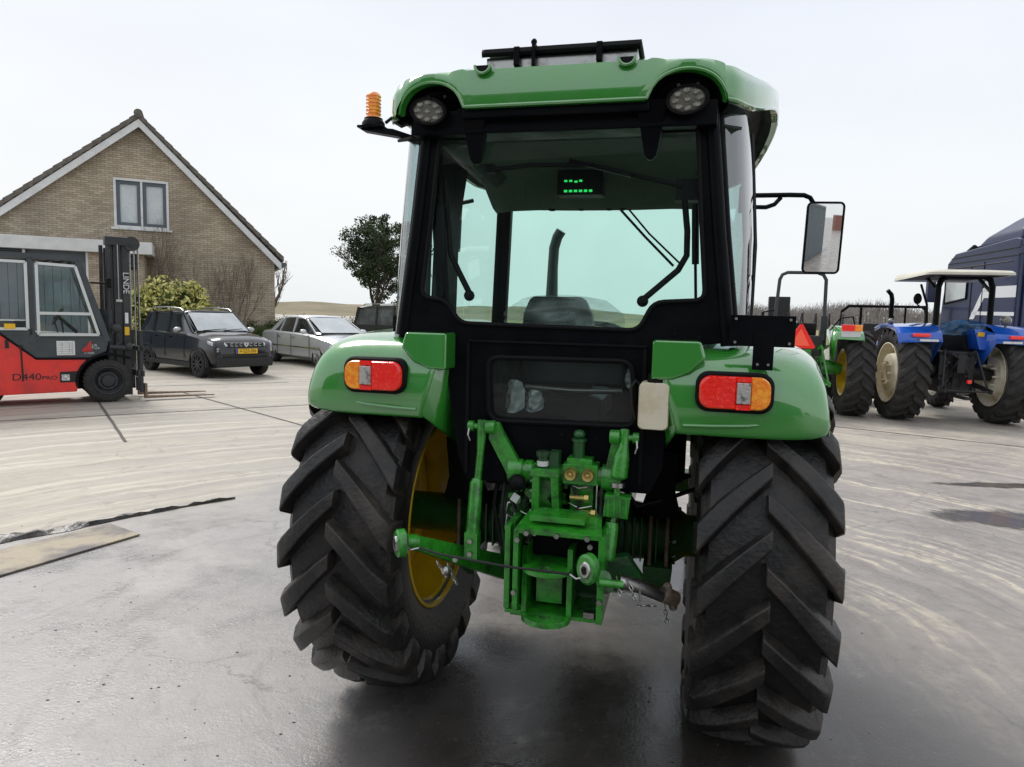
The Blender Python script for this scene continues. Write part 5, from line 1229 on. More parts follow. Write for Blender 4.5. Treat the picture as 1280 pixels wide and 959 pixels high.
# silver saloon
H2=math.atan2(-.72,.69)
st=[(-2.40,.62,.42,.80,.88),(-2.34,.80,.28,.86,.97),(-2.0,.88,.22,.90,1.01),(-1.2,.91,.20,.92,1.0),(0,.91,.19,.91,.98),(.8,.91,.20,.88,.96),(1.25,.90,.20,.84,.93),(1.9,.87,.22,.76,.83),(2.25,.80,.24,.68,.74),(2.38,.66,.30,.60,.66)]
gh=[(-1.95,.70,.97,.55,1.0),(-1.55,.76,.97,.58,1.22),(-1.1,.80,.96,.60,1.385),(-.5,.82,.95,.62,1.435),(.05,.82,.94,.62,1.425),(.35,.81,.94,.61,1.38),(.85,.80,.94,.64,1.14),(1.30,.78,.93,.66,.96)]
pill=[(1.22,.33,.79,.62,.95,1.38,.05),(-.12,-.18,.82,.62,.95,1.42,.06),(-1.02,-.98,.80,.61,.96,1.39,.05),(-1.6,-1.15,.765,.59,.97,1.33,.14)]
e,body,gl=make_car('parked_car',(-5.85,21.17,0),H2,M['carsilver'],st,gh,2.85,1.56,.325,.21,5,M['alloy'],(2,5),pill)
tag(e,'silver saloon car parked beside the black crossover','car','cars parked beside the brick house')
mb=MB(); mb.add([(.375,-.58,1.385),(.375,.58,1.385),(.875,.61,1.15),(.875,-.61,1.15)],[(0,1,2,3)]); mb.add([(.875,-.61,1.15),(.875,.61,1.15),(1.29,.66,.975),(1.29,-.66,.975)],[(0,1,2,3)])
for v in range(len(mb.v)): x,y,z=mb.v[v]; mb.v[v]=(x+.015,y,z+.010)
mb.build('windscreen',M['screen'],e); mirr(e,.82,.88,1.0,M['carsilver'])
mb=MB()
for x0,x1 in ((-.02,.17),(-.95,-.76)): mb.box(x0,x1,-.935,-.905,.80,.825)
mb.build('door_handle',M['chrome'],e)
mb=MB(); mb.box(-1.9,1.6,-.922,-.912,.53,.56); mb.build('side_strip',M['chrome'],e)
mb=MB()
for x in (1.02,-.10,-1.0): mb.box(x-.004,x+.004,-.919,-.905,.27,.90)
mb.build('door_gap',M['trim'],e)
for s in (-1,1):
    mb=MB(); mb.sph((2.2,s*.62,.64),.13,14,10,(1,.9,.8)); mb.sph((2.12,s*.76,.64),.10,14,10,(1,.9,.8)); mb.build('headlight',M['headlamp'],e)
# dark off-road car
H3=math.atan2(-.62,.78)
st=[(-2.4,.85,.45,1.05,1.1),(-2.34,.93,.38,1.1,1.14),(-1.2,.95,.35,1.12,1.15),(0,.95,.35,1.12,1.14),(1.0,.95,.35,1.08,1.12),(1.3,.94,.35,1.04,1.1),(2.0,.92,.38,.98,1.06),(2.35,.86,.42,.88,.96)]
gh=[(-2.30,.88,1.12,.78,1.14),(-2.22,.89,1.12,.76,1.72),(-2.05,.90,1.12,.76,1.80),(-1.0,.90,1.12,.77,1.84),(0,.90,1.12,.77,1.83),(.35,.90,1.12,.75,1.78),(.72,.88,1.12,.76,1.42),(1.05,.87,1.12,.78,1.14)]
pill=[(1.0,.36,.87,.76,1.12,1.77,.07),(0,-.02,.905,.77,1.13,1.82,.08),(-.95,-1.0,.905,.77,1.13,1.82,.08),(-2.2,-2.1,.89,.765,1.12,1.78,.12)]
M['carglass2']=mat('sky_sheen_car_glass',(.07,.08,.085),.1,coat=.6,n=(1.2,(.14,.16,.165),.45,.6))  # window reflection painted in as a paler glass colour
e,body,gl=make_car('parked_car',(-3.85,26.3,0),H3,M['cardark'],st,gh,2.8,1.6,.38,.25,6,M['alloy'],(2,5),pill)
tag(e,'tall dark green off-road car parked furthest back, partly hidden by the tractor','car','cars parked beside the brick house'); mirr(e,.72,.92,1.2,M['alloy'])
for s in (-1,1):
    mb=MB(); mb.tube([(-1.9,s*.72,1.83),(-1.8,s*.72,1.90),(0,s*.72,1.91),(.15,s*.72,1.84)],.018,8); mb.build('roof_rail',M['alloy'],e)
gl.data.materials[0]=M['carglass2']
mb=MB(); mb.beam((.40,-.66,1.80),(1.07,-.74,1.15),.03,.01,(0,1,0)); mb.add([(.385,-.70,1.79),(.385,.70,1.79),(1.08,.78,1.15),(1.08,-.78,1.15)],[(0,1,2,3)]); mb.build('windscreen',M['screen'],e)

# ------------------------------------------------------------------ forklift (heading direction .5,.86)
M['fred']=mat('red_truck_paint',(.85,.035,.025),.4,coat=.4,n=(2.5,(.45,.03,.03),.45,.75))
M['fgrey']=mat('slate_truck_paint',(.045,.055,.062),.45,n=(4,(.07,.08,.085),.4,.7)); M['mast']=mat('mast_steel',(.022,.024,.028),.5,n=(5,(.05,.05,.05),.45,.7))
M['fglass']=glass('forklift_glass',(.88,.94,.92),dirt=.08,dirtcol=(.6,.63,.62))
M['silverframe']=mat('silver_window_frame',(.66,.68,.68),.35,.3); M['paper']=mat('paper_notice',(.75,.76,.74),.6,n=(20,(.5,.5,.5),.55,.65))
FK=empty('forklift',(-6.77,11.57,0),math.atan2(.613,.79)); tag(FK,'red and dark grey forklift truck with enclosed cab and raised black mast','forklift')
# local axes: x forward, y away from the yard side; y=0 is the outer face of the near front tyre
def slab(poly,y0,y1):
    mb=MB(); mb.prism([(p[0],y0,p[1]) for p in poly],(0,y1-y0,0)); return mb
arc=[(.02-.45*math.cos(R_(a)),.36+.45*math.sin(R_(a))) for a in (-12,0,15,30,45)]
red=[(-3.2,.16),(-.43,.20)]+arc+[(-.24,.725),(-.97,.735),(-1.43,1.14),(-1.75,1.42),(-3.2,1.5)]
slab(red,.0,1.12).build('body',M['fred'],FK,bevel=.02,seg=3)
grey=[(-1.6,1.32),(-.97,.765),(-.22,.755),(.0,.84),(.06,1.10),(-1.4,1.19),(-1.9,1.6)]
slab(grey,.012,1.11).build('cab_base',M['fgrey'],FK,bevel=.01)
mb=MB(); pts_=[(-3.2,1.52),(-1.75,1.44),(-1.42,1.15),(-.965,.75),(-.23,.74),(-.0,.85)]; mb.tube([(a,.0,b) for a,b in pts_],.014,6); mb.build('panel_seam',M['blackplastic'],FK)
mb=MB()
for y in (.04,1.06):
    for (a,b,w_) in (((-1.0,1.0),(-1.0,2.33),.075),((.03,1.02),(-.36,2.33),.09),((-2.1,1.3),(-2.1,2.33),.1),((-2.15,2.35),(-.34,2.35),.07),((-2.1,1.17),(-1.0,1.17),.09)): mb.beam((a[0],y,a[1]),(b[0],y,b[1]),w_,.07,(0,1,0))
mb.box(-2.15,-.36,.01,1.09,2.345,2.40)
for y in (.30,.80): mb.beam((-.0,y,1.02),(-.37,y,2.33),.04,.05,(0,1,0))
for x in (-.9,-.7,-.5): mb.box(x-.02,x+.02,.05,1.05,2.30,2.34)
cf=mb.build('cab_frame',M['fgrey'],FK)
def wframe(name,pts,w_,y):
    mb=MB()
    for p,q in zip(pts,pts[1:]+pts[:1]): mb.beam((p[0],y,p[1]),(q[0],y,q[1]),.03,w_,(0,1,0)) if False else mb.beam((p[0],y,p[1]),(q[0],y,q[1]),w_,.03,(0,1,0))
    o=mb.build(name,M['silverframe'],cf); mb=MB(); mb.add([(p[0],y+.012,p[1]) for p in pts],[tuple(range(len(pts)))]); mb.build('pane',M['fglass'],o); return o
wf=wframe('window_frame',[(-.92,1.13),(-.10,1.13),(-.40,2.23),(-.92,2.25)],.042,-.01)
mb=MB(); mb.beam((-.91,-.012,1.47),(-.20,-.012,1.47),.045,.035,(0,1,0)); mb.build('window_bar',M['silverframe'],wf)
wframe('door_frame',[(-1.75,1.22),(-1.06,1.22),(-1.06,2.26),(-1.75,2.26)],.042,-.01)
mb=MB(); mb.add([(x,1.10,z) for x,z in ((-.92,1.13),(-.10,1.13),(-.40,2.23),(-.92,2.25))],[(0,1,2,3)]); mb.build('pane',M['fglass'],cf)
mb=MB(); mb.box(-1.36,-1.22,-.032,-.028,1.22,1.30); mb.build('yellow_sticker',M['plate_y'],cf)
mb=MB(); mb.box(-1.5,-1.0,.35,.85,1.0,1.35); mb.loft([[(-1.6,.35,1.2),(-1.45,.35,1.2),(-1.45,.8,1.2),(-1.6,.8,1.2)],[(-1.75,.35,1.9),(-1.63,.35,1.9),(-1.63,.8,1.9),(-1.75,.8,1.9)]]); mb.build('seat',M['seat'],FK,bevel=.05)
mb=MB(); pts=[(-.62+.08*math.sin(a),.5+.18*math.cos(a),1.42+.14*math.sin(a)) for a in [2*math.pi*k/20 for k in range(21)]]; mb.tube(pts,.015,6,cap=False); mb.tube([(-.62,.5,1.42),(-.35,.5,1.15)],.03,8); mb.tube([(-.60,.72,1.1),(-.66,.72,1.4)],.012,6); mb.tube([(-.52,.78,1.1),(-.55,.78,1.36)],.012,6); mb.build('steering_wheel',M['blackplastic'],FK)
wk=empty('wheel',(0,0,0),0,FK)
mb=MB(); mb.lathe([(.10,.23),(-.0,.235),(-.012,.26),(.0,.33),(.02,.352),(.20,.352),(.22,.2)],'Y',(.02,.0,.36),44)
for k in range(34):
    a=2*math.pi*k/34; mb.cbox((.02+.350*math.cos(a),.11,.36+.350*math.sin(a)),(.024,.19,.036),(0,-a,0))
mb.build('tyre',M['rubber_far'],wk)
mb=MB(); mb.lathe([(-.008,.240),(-.018,.228),(.01,.205),(.05,.20),(.07,.165),(.03,.15),(.03,.11),(.0,.09),(-.005,.0)],'Y',(.02,.0,.36),36)
for k in range(8):
    a=k*math.pi/4; mb.cyl((.02+.13*math.cos(a),.01,.36+.13*math.sin(a)),(.02+.13*math.cos(a),.04,.36+.13*math.sin(a)),.012,n=6)
mb.build('rim',M['mast'],wk)
mb=MB(); mb.cyl((.02,.90,.36),(.02,1.11,.36),.352,n=36); mb.build('wheel',M['rubber_far'],FK)
mb=MB(); mb.cyl((-1.65,.15,.27),(-1.65,.4,.27),.27,n=30); mb.build('wheel',M['rubber_far'],FK)
mb=MB(); mb.box(-.42,.22,.26,.86,.22,.95); mb.build('axle_housing',M['blackplastic'],FK)
mb=MB(); mb.tube([(-.42,-.005,.28)]+[(.02-.45*math.cos(R_(a)),-.005,.36+.45*math.sin(R_(a))) for a in range(0,120,12)]+[(.36,-.0,.74)],.022,8); mb.build('mudguard',M['blackplastic'],FK)
mb=MB()
for y in (.16,.92):
    mb.box(.36,.46,y-.05,y+.05,.10,2.72); mb.box(.49,.60,y-.04,y+.04,.10,2.76); mb.box(.32,.36,y-.02,y+.02,.3,2.62)
mb.box(.36,.48,.12,.96,2.60,2.76); mb.box(.48,.62,.12,.96,2.68,2.76); mb.box(.24,.62,.08,.26,2.62,2.76); mb.box(.38,.44,.14,.94,1.35,1.45); mb.box(.50,.58,.14,.94,.14,.26)
ms=mb.build('mast',M['mast'],FK,bevel=.008); ms.location.x=-.20
for y in (.12,.90):
    mb=MB(); mb.cyl((.64,y-.03,2.66),(.64,y+.03,2.66),.12,n=24); mb.cyl((.64,y-.045,2.66),(.64,y-.03,2.66),.05,n=16); mb.build('mast_pulley',M['mast'],ms)
    mb=MB(); mb.cyl((.28,y,.35),(.28,y,1.55),.055,n=14); mb.cyl((.28,y,1.5),(.28,y,2.66),.032,n=12); mb.build('lift_cylinder',M['mast'],ms)
    mb=MB(); mb.cyl((.42,y-.03,1.72),(.42,y-.03,2.64),.011,n=8); mb.box(.38,.47,y-.05,y-.02,1.68,1.72); mb.cyl((.665,y-.02,.4),(.665,y-.02,2.62),.010,n=8); mb.cyl((.73,y-.02,.4),(.73,y-.02,2.62),.010,n=8); mb.build('mast_chain',M['steel'],ms)
mb=MB()
for x in (.70,.75): mb.tube([(x,.26,.5),(x,.26,2.64)],.012,6)
mb.build('mast_hose',M['cable'],ms)
mb=MB(); mb.box(.66,.76,-.06,1.14,.42,.52); mb.box(.66,.76,-.06,1.14,.86,.94)
for y in (-.02,.35,.75,1.08): mb.box(.69,.74,y-.04,y+.04,.15,1.2)
mb.build('carriage',M['mast'],ms,bevel=.005)
for y in (.02,.62):
    mb=MB(); mb.box(.76,.80,y-.055,y+.055,.05,.30); mb.loft([[(.76,y-.055,.04),(.76,y+.055,.04),(.76,y+.055,.09),(.76,y-.055,.09)],[(1.90,y-.045,.04),(1.90,y+.045,.04),(1.90,y+.045,.055),(1.90,y-.045,.055)]]); mb.build('fork',M['rusty'],FK).location.x=-.20
mb=MB(); mb.tube([(.10,-.03,1.15),(.14,-.05,1.25),(.20,.0,1.0),(.12,-.03,.92)],.022,6); mb.sph((.15,-.02,1.24),.08,12,8); mb.cyl((.05,-.03,.93),(.38,-.03,.90),.04,n=10); mb.sph((.33,-.03,.93),.07,10,8); mb.build('tilt_cylinder',M['mast'],FK)
mb=MB(); mb.box(.02,.09,-.12,-.05,1.9,2.06); mb.beam((.05,-.06,1.98),(-.2,.02,1.98),.03,.03); mb.build('side_lamp',M['blackplastic'],FK,bevel=.01)
mb=MB(); mb.prism([(-.66,-.004,.36),(-.66,-.004,.53),(-.38,-.004,.54),(-.44,-.004,.36)],(0,.01,0)); lm=mb.build('lamp_recess',M['ink'],FK)
mb=MB(); mb.box(-.64,-.53,-.03,-.004,.39,.49); mb.build('reflector',M['headlamp'],lm)
mb=MB(); mb.box(-.69,-.44,.000,.008,.80,1.03); nb=mb.build('notice',M['paper'],FK)
M['rule']=mat('grey_print',(.3,.3,.3),.6)
mb=MB()
for k in range(6): mb.box(-.675,-.455,-.003,-.0005,.825+k*.034,.829+k*.034)
for x in (-.62,-.52,-.48): mb.box(x,x+.004,-.003,-.0005,.82,1.01)
mb.build('printed_line',M['rule'],nb)
def YM(x,y,z): return Matrix(((1,0,0,x),(0,0,-1,y),(0,1,0,z),(0,0,0,1)))
mb=MB()
for x,h in ((-.335,.03),(-.31,.05),(-.285,.08),(-.26,.12),(-.235,.15)): mb.box(x,x+.02,.004,.008,.87,.87+h)
mb.box(-.34,-.19,.004,.008,.855,.866); mb.build('dealer_logo',M['fred'],FK)
text('dealer_text','Lift',.06,M['white'],FK,YM(-.165,.004,.955)); text('dealer_text','Truck',.05,M['white'],FK,YM(-.15,.004,.91)); text('dealer_text','H. MEIJER',.034,M['white'],FK,YM(-.24,.004,.828))
text('model_text','D440',.15,M['ink'],FK,YM(-1.10,-.004,.46),sx=1.15); text('model_text','PRO',.085,M['ink'],FK,YM(-.80,-.004,.44),sx=1.3)
o=text('mast_text','LINDE',.13,M['silverframe'],ms,YM(.535,.10,2.0)@Matrix.Rotation(R_(-90),4,'Z')); 
mb=MB(); mb.box(.50,.57,.112,.118,1.12,1.26); mb.build('yellow_sticker',M['plate_y'],ms)
mb=MB(); mb.box(.51,.56,.112,.118,1.32,1.50); mb.build('white_sticker',M['paper'],ms)
mb=MB(); mb.box(-1.36,-1.31,-.006,.004,.92,1.05); mb.tube([(-1.16,-.01,.93),(-1.15,-.015,.5),(-1.15,-.01,.40)],.012,6); mb.sph((-1.16,-.01,.94),.03,8,6); mb.build('lever',M['ink'],FK)

# ------------------------------------------------------------------ far tractors
M['blue']=mat('blue_paint',(.006,.085,.50),.3,coat=1,n=(4,(.01,.12,.55),.4,.7)); M['navy']=mat('navy_truck_paint',(.010,.020,.066),.32,.0,coat=.35,n=(3,(.02,.03,.085),.4,.7))
M['engine']=mat('dark_driveline',(.012,.012,.014),.5,n=(15,(.05,.05,.055),.55,.75)); M['canopy']=mat('cream_canopy',(.66,.64,.54),.5,n=(3,(.55,.52,.44),.45,.7))
M['orange']=mat('orange_red_paint',(.75,.09,.02),.4); M['stripe']=mat('white_stripe',(.7,.72,.74),.3,coat=.5)
def rear_clutter(e,zc,col,seed,wd=.28):
    r=random.Random(seed); mb=MB(); mb.box(-wd,wd,-.25,1.2,zc-.35,zc+.35); mb.tube([(-.65,0,zc-.05),(-.3,0,zc),(.3,0,zc),(.65,0,zc-.05)],[.1,.14,.14,.1],14); b_=mb.build('transmission_case',M['engine'] if col is None else col,e,bevel=.03)
    mb=MB()
    for s in (-1,1):
        mb.beam((s*.22,-.1,zc-.15),(s*.34,-.75,zc-.28),.03,.07); mb.tube([(s*.34,-.6,zc-.25),(s*.24,-.35,zc+.35)],.018,8); mb.beam((s*.24,-.35,zc+.36),(s*.12,-.2,zc+.25),.035,.06)
    mb.box(-.06,.06,-.42,-.25,zc+.0,zc+.3); mb.box(-.05,.05,-.75,-.2,zc-.42,zc-.38); mb.tube([(-.34,-.7,zc-.28),(.34,-.7,zc-.28)],.015,8); mb.build('linkage',M['engine'] if col is None else M['green_cast'],e)
    mb=MB()
    for k in range(9):
        x=r.uniform(-.22,.22); p=[(x,-.27,zc+r.uniform(.1,.35)),(x+r.uniform(-.1,.1),-.36-r.random()*.12,zc+r.uniform(-.05,.3)),(x+r.uniform(-.15,.15),-.30,zc+r.uniform(-.3,.1))]; mb.tube(p,.010,6)
    mb.build('hydraulic_hose',M['cable'],e)
    mb=MB()
    for k in range(16): mb.cbox((r.uniform(-wd,wd),-.27,zc+r.uniform(-.3,.3)),(r.uniform(.02,.07),.06,r.uniform(.02,.07)))
    mb.build('case_fitting',M['tube'],b_)
B=empty('tractor',(7.52,11.95,0),-.17); tag(B,'blue tractor with cream rims and a cream sun canopy on a black roll bar','tractor')
btm=tyre_mb(.80,.46,.52,20,.045,1.0,56,False)
def creamrim(): return rim_mb(-1,.44,.19,.05,.14)
wheel(B,(-.80,0,.80),-1,M['cream'],btm,rim_mb(-1,.52,.20,.10,.15),M['rubber_far']); wheel(B,(.84,0,.80),1,M['cream'],tyre_mb(.80,.46,.52,20,.045,1.0,56,False),rim_mb(-1,.52,.20,.10,.15),M['rubber_far'])
for s in (-1,1): wheel(B,(s*.74,2.2,.52),s,M['cream'],tyre_mb(.52,.30,.29,16,.035,1.0,40,False),rim_mb(-1,.29,.12,.05,.09),M['rubber_far'])
rear_clutter(B,.86,None,4)
mb=MB(); mb.loft([[(-.33,y,.85),(-.33,y,zt-.12),(-.26,y,zt),(.26,y,zt),(.33,y,zt-.12),(.33,y,.85)] for y,zt in ((.95,1.55),(1.5,1.56),(2.3,1.50),(2.75,1.38))]); mb.build('hood',M['blue'],B,bevel=.02)
for s in (-1,1):
    mb=MB(); prof=[(-.62,1.37),(-.55,1.52),(-.40,1.62),(-.1,1.665),(.3,1.665),(.6,1.60)]
    if s<0: xo,xi=-1.06,-.40
    else: xo,xi=1.10,.40
    mb.loft([[(xi,y,z),(xo,y,z-(.03)),(xo,y,z-.09)] for y,z in prof],False,False)
    mb.loft([[(xi,-.62,1.37),(xi-s*.0,-.15,.95),(xi-s*.0,.5,.95)],[(xi,-.55,1.52),(xi,-.1,1.6),(xi,.5,1.6)]],False,False)
    fo=mb.build('fender',M['blue'],B,solid=.015,sharp=25)
    mb=MB(); x0=s*.72; mb.box(x0-.13,x0+.13,-.64,-.585,1.44,1.50); mb.build('tail_light',M['red_lens'],fo,bevel=.015)
    mb=MB(); mb.box(s*.62-.13,s*.62+.15,-.645,-.625,1.37,1.405); mb.build('white_sticker',M['paper'],fo)
mb=MB(); pl_=[(-.33,-.1,1.0),(-.29,.0,1.6),(-.27,.05,2.3),(-.23,.05,2.42),(-.14,.05,2.475),(.44,.05,2.475),(.53,.05,2.42),(.57,.05,2.3),(.55,.0,1.6),(.48,-.1,1.0)]
mb.tube(pl_,[.048]*len(pl_),10); rb=mb.build('roll_bar',M['black'],B)
mb=MB(); mb.beam((-.27,.05,2.2),(-.27,.55,2.47),.04,.04); mb.beam((.57,.05,2.2),(.57,.55,2.47),.04,.04); mb.tube([(-.3,.3,1.5),(-.33,.32,2.0),(-.42,.4,2.35)],.02,6); mb.build('roll_bar_brace',M['black'],rb)
def canpt(x0,x1,y0,y1,z,r=.12): return [(a,b) for a,b in rrect(x1-x0,y1-y0,r,4)]
mb=MB(); cxx,cyy=.03,.35; o1=rrect(1.32,1.70,.12,4)
mb.loft([[(cxx+a*.93,cyy+b*.93,2.50-(.03 if b<0 else 0)) for a,b in o1],[(cxx+a,cyy+b,2.475-(.04 if b>.3 else 0)) for a,b in o1],[(cxx+a,cyy+b,2.512-(.04 if b>.3 else 0)) for a,b in o1],[(cxx+a*.95,cyy+b*.95,2.545) for a,b in o1],[(cxx+a*.6,cyy+b*.6,2.575) for a,b in o1],[(cxx+a*.1,cyy+b*.1,2.58) for a,b in o1]]); mb.build('sun_canopy',M['canopy'],B)
mb=MB(); mb.loft([[(cxx+a*.9,cyy+b*.9,2.49) for a,b in o1],[(cxx+a*.5,cyy+b*.5,2.50) for a,b in o1]],True,False); mb.add([(cxx+a*.9,cyy+b*.9,2.468) for a,b in o1],[tuple(range(len(o1)))]); mb.build('canopy_lining',M['blackplastic'],B)
mb=MB(); mb.box(-.12,.42,.22,.75,1.05,1.2); mb.loft([[(-.10,.20,1.15),(.40,.20,1.15),(.40,.32,1.15),(-.10,.32,1.15)],[(-.13,.08,1.45),(.43,.08,1.45),(.43,.2,1.45),(-.13,.2,1.45)],[(-.06,.02,1.66),(.36,.02,1.66),(.36,.1,1.66),(-.06,.1,1.66)]]); mb.build('seat',M['seat'],B,bevel=.04,seg=3)
M['bluewrap']=glass('blue_plastic_cover',(.35,.6,.85),dirt=.55,rough=.2,dirtcol=(.05,.2,.4))
mb=MB(); rows=[]
for j in range(9):
    row=[]
    for i in range(13):
        u,v=i/12*2-1,j/8; row.append((.15+u*(.40-.06*v),.0+.10*noise.noise(Vector((u*3,v*3,0)))-.02,1.48+v*.26*(1-.2*u*u)+.02*noise.noise(Vector((u*4,v*4,5)))))
    rows.append(row)
mb.loft(rows,False,False); mb.build('plastic_cover',M['bluewrap'],B,sharp=180)
mb=MB(); mb.tube([(-.36,1.9,1.4),(-.36,1.9,1.80)],.05,12); mb.tube([(-.37,1.9,1.78),(-.37,1.9,2.12),(-.39,1.9,2.22),(-.47,1.88,2.30)],[.045,.042,.042,.04],12); mb.build('exhaust_stack',M['black'],B)
mb=MB(); mb.sph((-.42,.5,2.1),.09,12,8,(.8,.4,1.1)); mb.tube([(-.42,.5,2.0),(-.33,.4,1.9)],.012,6); mb.build('mirror',M['blackplastic'],B)
mb=MB(); mb.sph((.63,-.35,1.74),.085,12,8); mb.cyl((.63,-.35,1.6),(.63,-.35,1.7),.02,n=8); mb.sph((-1.0,-.0,1.69),.05,10,8); mb.build('work_lamp',M['lamp'],B)
mb=MB(); mb.loft([[(.30,-.30,1.25),(.42,-.30,1.25),(.42,.1,1.25),(.30,.1,1.25)],[(.22,-.25,1.58),(.42,-.25,1.58),(.42,.1,1.6),(.22,.1,1.6)]]); pn_=mb.build('side_panel',M['blue'],B,bevel=.01)
mb=MB(); mb.box(.26,.36,-.29,-.275,1.47,1.54); mb.build('yellow_sticker',M['plate_y'],pn_)
mb=MB(); mb.cbox((.12,-.45,.72),(.06,.05,.06)); mb.build('red_coupling',M['red_lens'],B)
# green tractor with roll bar behind the right fender
G2=empty('tractor',(5.26,12.6,0),-.25); tag(G2,'green tractor with yellow rims, folding roll bar and red warning triangle beside the blue one','tractor')
gt_=tyre_mb(.76,.44,.42,20,.045,1.0,56,False)
for s in (-1,1): wheel(G2,(s*.84,0,.76),s,M['yellow'],tyre_mb(.76,.44,.42,20,.045,1.0,56,False),rim_mb(s,.42,.18,.05,.12),M['rubber_far'])
for s in (-1,1): wheel(G2,(s*.74,2.1,.5),s,M['yellow'],tyre_mb(.5,.30,.28,16,.035,1.0,40,False),rim_mb(s,.28,.12,.05,.09),M['rubber_far'])
rear_clutter(G2,.86,M['green_cast'],9,.3)
mb=MB(); mb.loft([[(-.33,y,.85),(-.33,y,zt-.12),(-.26,y,zt),(.26,y,zt),(.33,y,zt-.12),(.33,y,.85)] for y,zt in ((1.0,1.45),(1.6,1.45),(2.5,1.35))]); mb.build('hood',M['green'],G2,bevel=.02)
for s in (-1,1):
    mb=MB(); prof=[(-.60,1.36),(-.50,1.47),(-.25,1.56),(.1,1.58),(.5,1.5)]
    mb.loft([[(s*.44,y,z),(s*.86,y,z-.01),(s*.86,y,z-.06)] for y,z in prof],False,False); mb.loft([[(s*.44,-.60,1.36),(s*.44,-.3,.95),(s*.44,.5,.95)],[(s*.44,-.5,1.47),(s*.44,-.1,1.55),(s*.44,.5,1.5)]],False,False)
    fo=mb.build('fender',M['green'],G2,solid=.015,sharp=25)
    mb=MB(); mb.box(*sorted((s*.50,s*.70)),-.60,-.52,1.50,1.61); mb.build('tail_light',M['red_lens'],fo,bevel=.01)
    mb=MB(); mb.box(*sorted((s*.705,s*.82)),-.60,-.52,1.50,1.61); mb.build('turn_light',M['orange_lens'],fo,bevel=.01)
    mb=MB(); mb.box(*sorted((s*.5,s*.80)),-.58,-.56,1.40,1.50); mb.build('lamp_bracket',M['silverframe'],fo)
mb=MB(); pl_=[(-.48,.1,1.3),(-.50,.2,1.75),(-.46,.2,2.40),(-.42,.2,2.49),(-.33,.2,2.53),(.18,.2,2.53),(.28,.2,2.49),(.33,.2,2.40),(.34,.2,1.75),(.33,.1,1.3)]; mb.tube(pl_,.032,10); mb.box(.27,.38,.1,.25,1.2,1.75); mb.build('roll_bar',M['tube'],G2)
mb=MB(); mb.prism([(-.42,-.80,1.19),(.04,-.80,1.19),(.06,-.80,1.22),(-.155,-.80,1.60),(-.20,-.80,1.60),(-.44,-.80,1.22)],(0,.01,0)); t3=mb.build('warning_triangle',M['red_lens'],G2)
M['fluo']=mat('fluorescent_red',(.95,.12,.06),.5,emit=((1,.1,.05),.12))
mb=MB(); mb.prism([(-.34,-.806,1.235),(-.03,-.806,1.235),(-.18,-.806,1.52)],(0,.004,0)); mb.build('fluorescent_panel',M['fluo'],t3)
mb=MB(); mb.beam((-.18,-.78,1.2),(-.18,-.4,1.1),.04,.04); mb.box(-.4,.25,-.3,.1,1.05,1.4); mb.box(-.20,.20,.25,.7,1.15,1.3); mb.loft([[(-.2,.2,1.25),(.2,.2,1.25),(.2,.3,1.25),(-.2,.3,1.25)],[(-.2,.08,1.62),(.2,.08,1.62),(.2,.18,1.62),(-.2,.18,1.62)]]); mb.build('seat',M['seat'],G2,bevel=.03)
mb=MB(); mb.tube([(.40,-.1,1.5),(.55,-.15,1.72),(.8,.1,1.75),(.9,.3,1.5)],.014,6); mb.tube([(-.75,.3,1.5),(-.72,.2,1.8),(-.5,.2,1.85)],.014,6); mb.build('fender_rail',M['black'],G2)
# compact orange-red tractor with roll frame, further back
C3=empty('compact_tractor',(9.6,18.3,0),-.5); tag(C3,'small orange red machine with black roll frame standing behind the blue tractor','compact tractor')
mb=MB(); mb.loft([[(-.8,y,.7),(-.8,y,1.12),(.8,y,1.12),(.8,y,.7)] for y in (-.7,.4)]); mb.box(-.35,.35,.4,1.5,.6,1.25); mb.build('body',M['orange'],C3,bevel=.04)
mb=MB()
for s in (-1,1): 
    wheel(C3,(s*.75,-.1,.5),s,M['yellow'],tyre_mb(.5,.3,.28,14,.03,1.0,32,False),rim_mb(s,.28,.12,.05,.09),M['rubber_far'])
    wheel(C3,(s*.6,1.6,.35),s,M['yellow'],tyre_mb(.35,.22,.2,14,.03,1.0,32,False),rim_mb(s,.2,.09,.03,.06),M['rubber_far'])
mb.tube([(-.95,-.5,1.1),(-.9,-.5,1.95),(-.75,-.5,2.08),(.95,-.5,2.08),(1.0,-.5,1.9),(1.0,-.5,1.1)],.04,8); mb.tube([(.55,.5,1.1),(.55,.5,2.1),(-.5,.5,2.1)],.035,8); mb.tube([(.95,-.5,2.08),(.55,.5,2.1)],.035,8); mb.tube([(-.75,-.5,2.08),(-.5,.5,2.1),(-.5,.5,1.1)],.035,8); mb.build('roll_frame',M['black'],C3)
mb=MB(); mb.box(-.4,.4,-.2,.3,1.12,1.3); mb.box(-.4,.4,-.3,-.18,1.2,1.65); mb.build('seat',M['seat'],C3,bevel=.04)
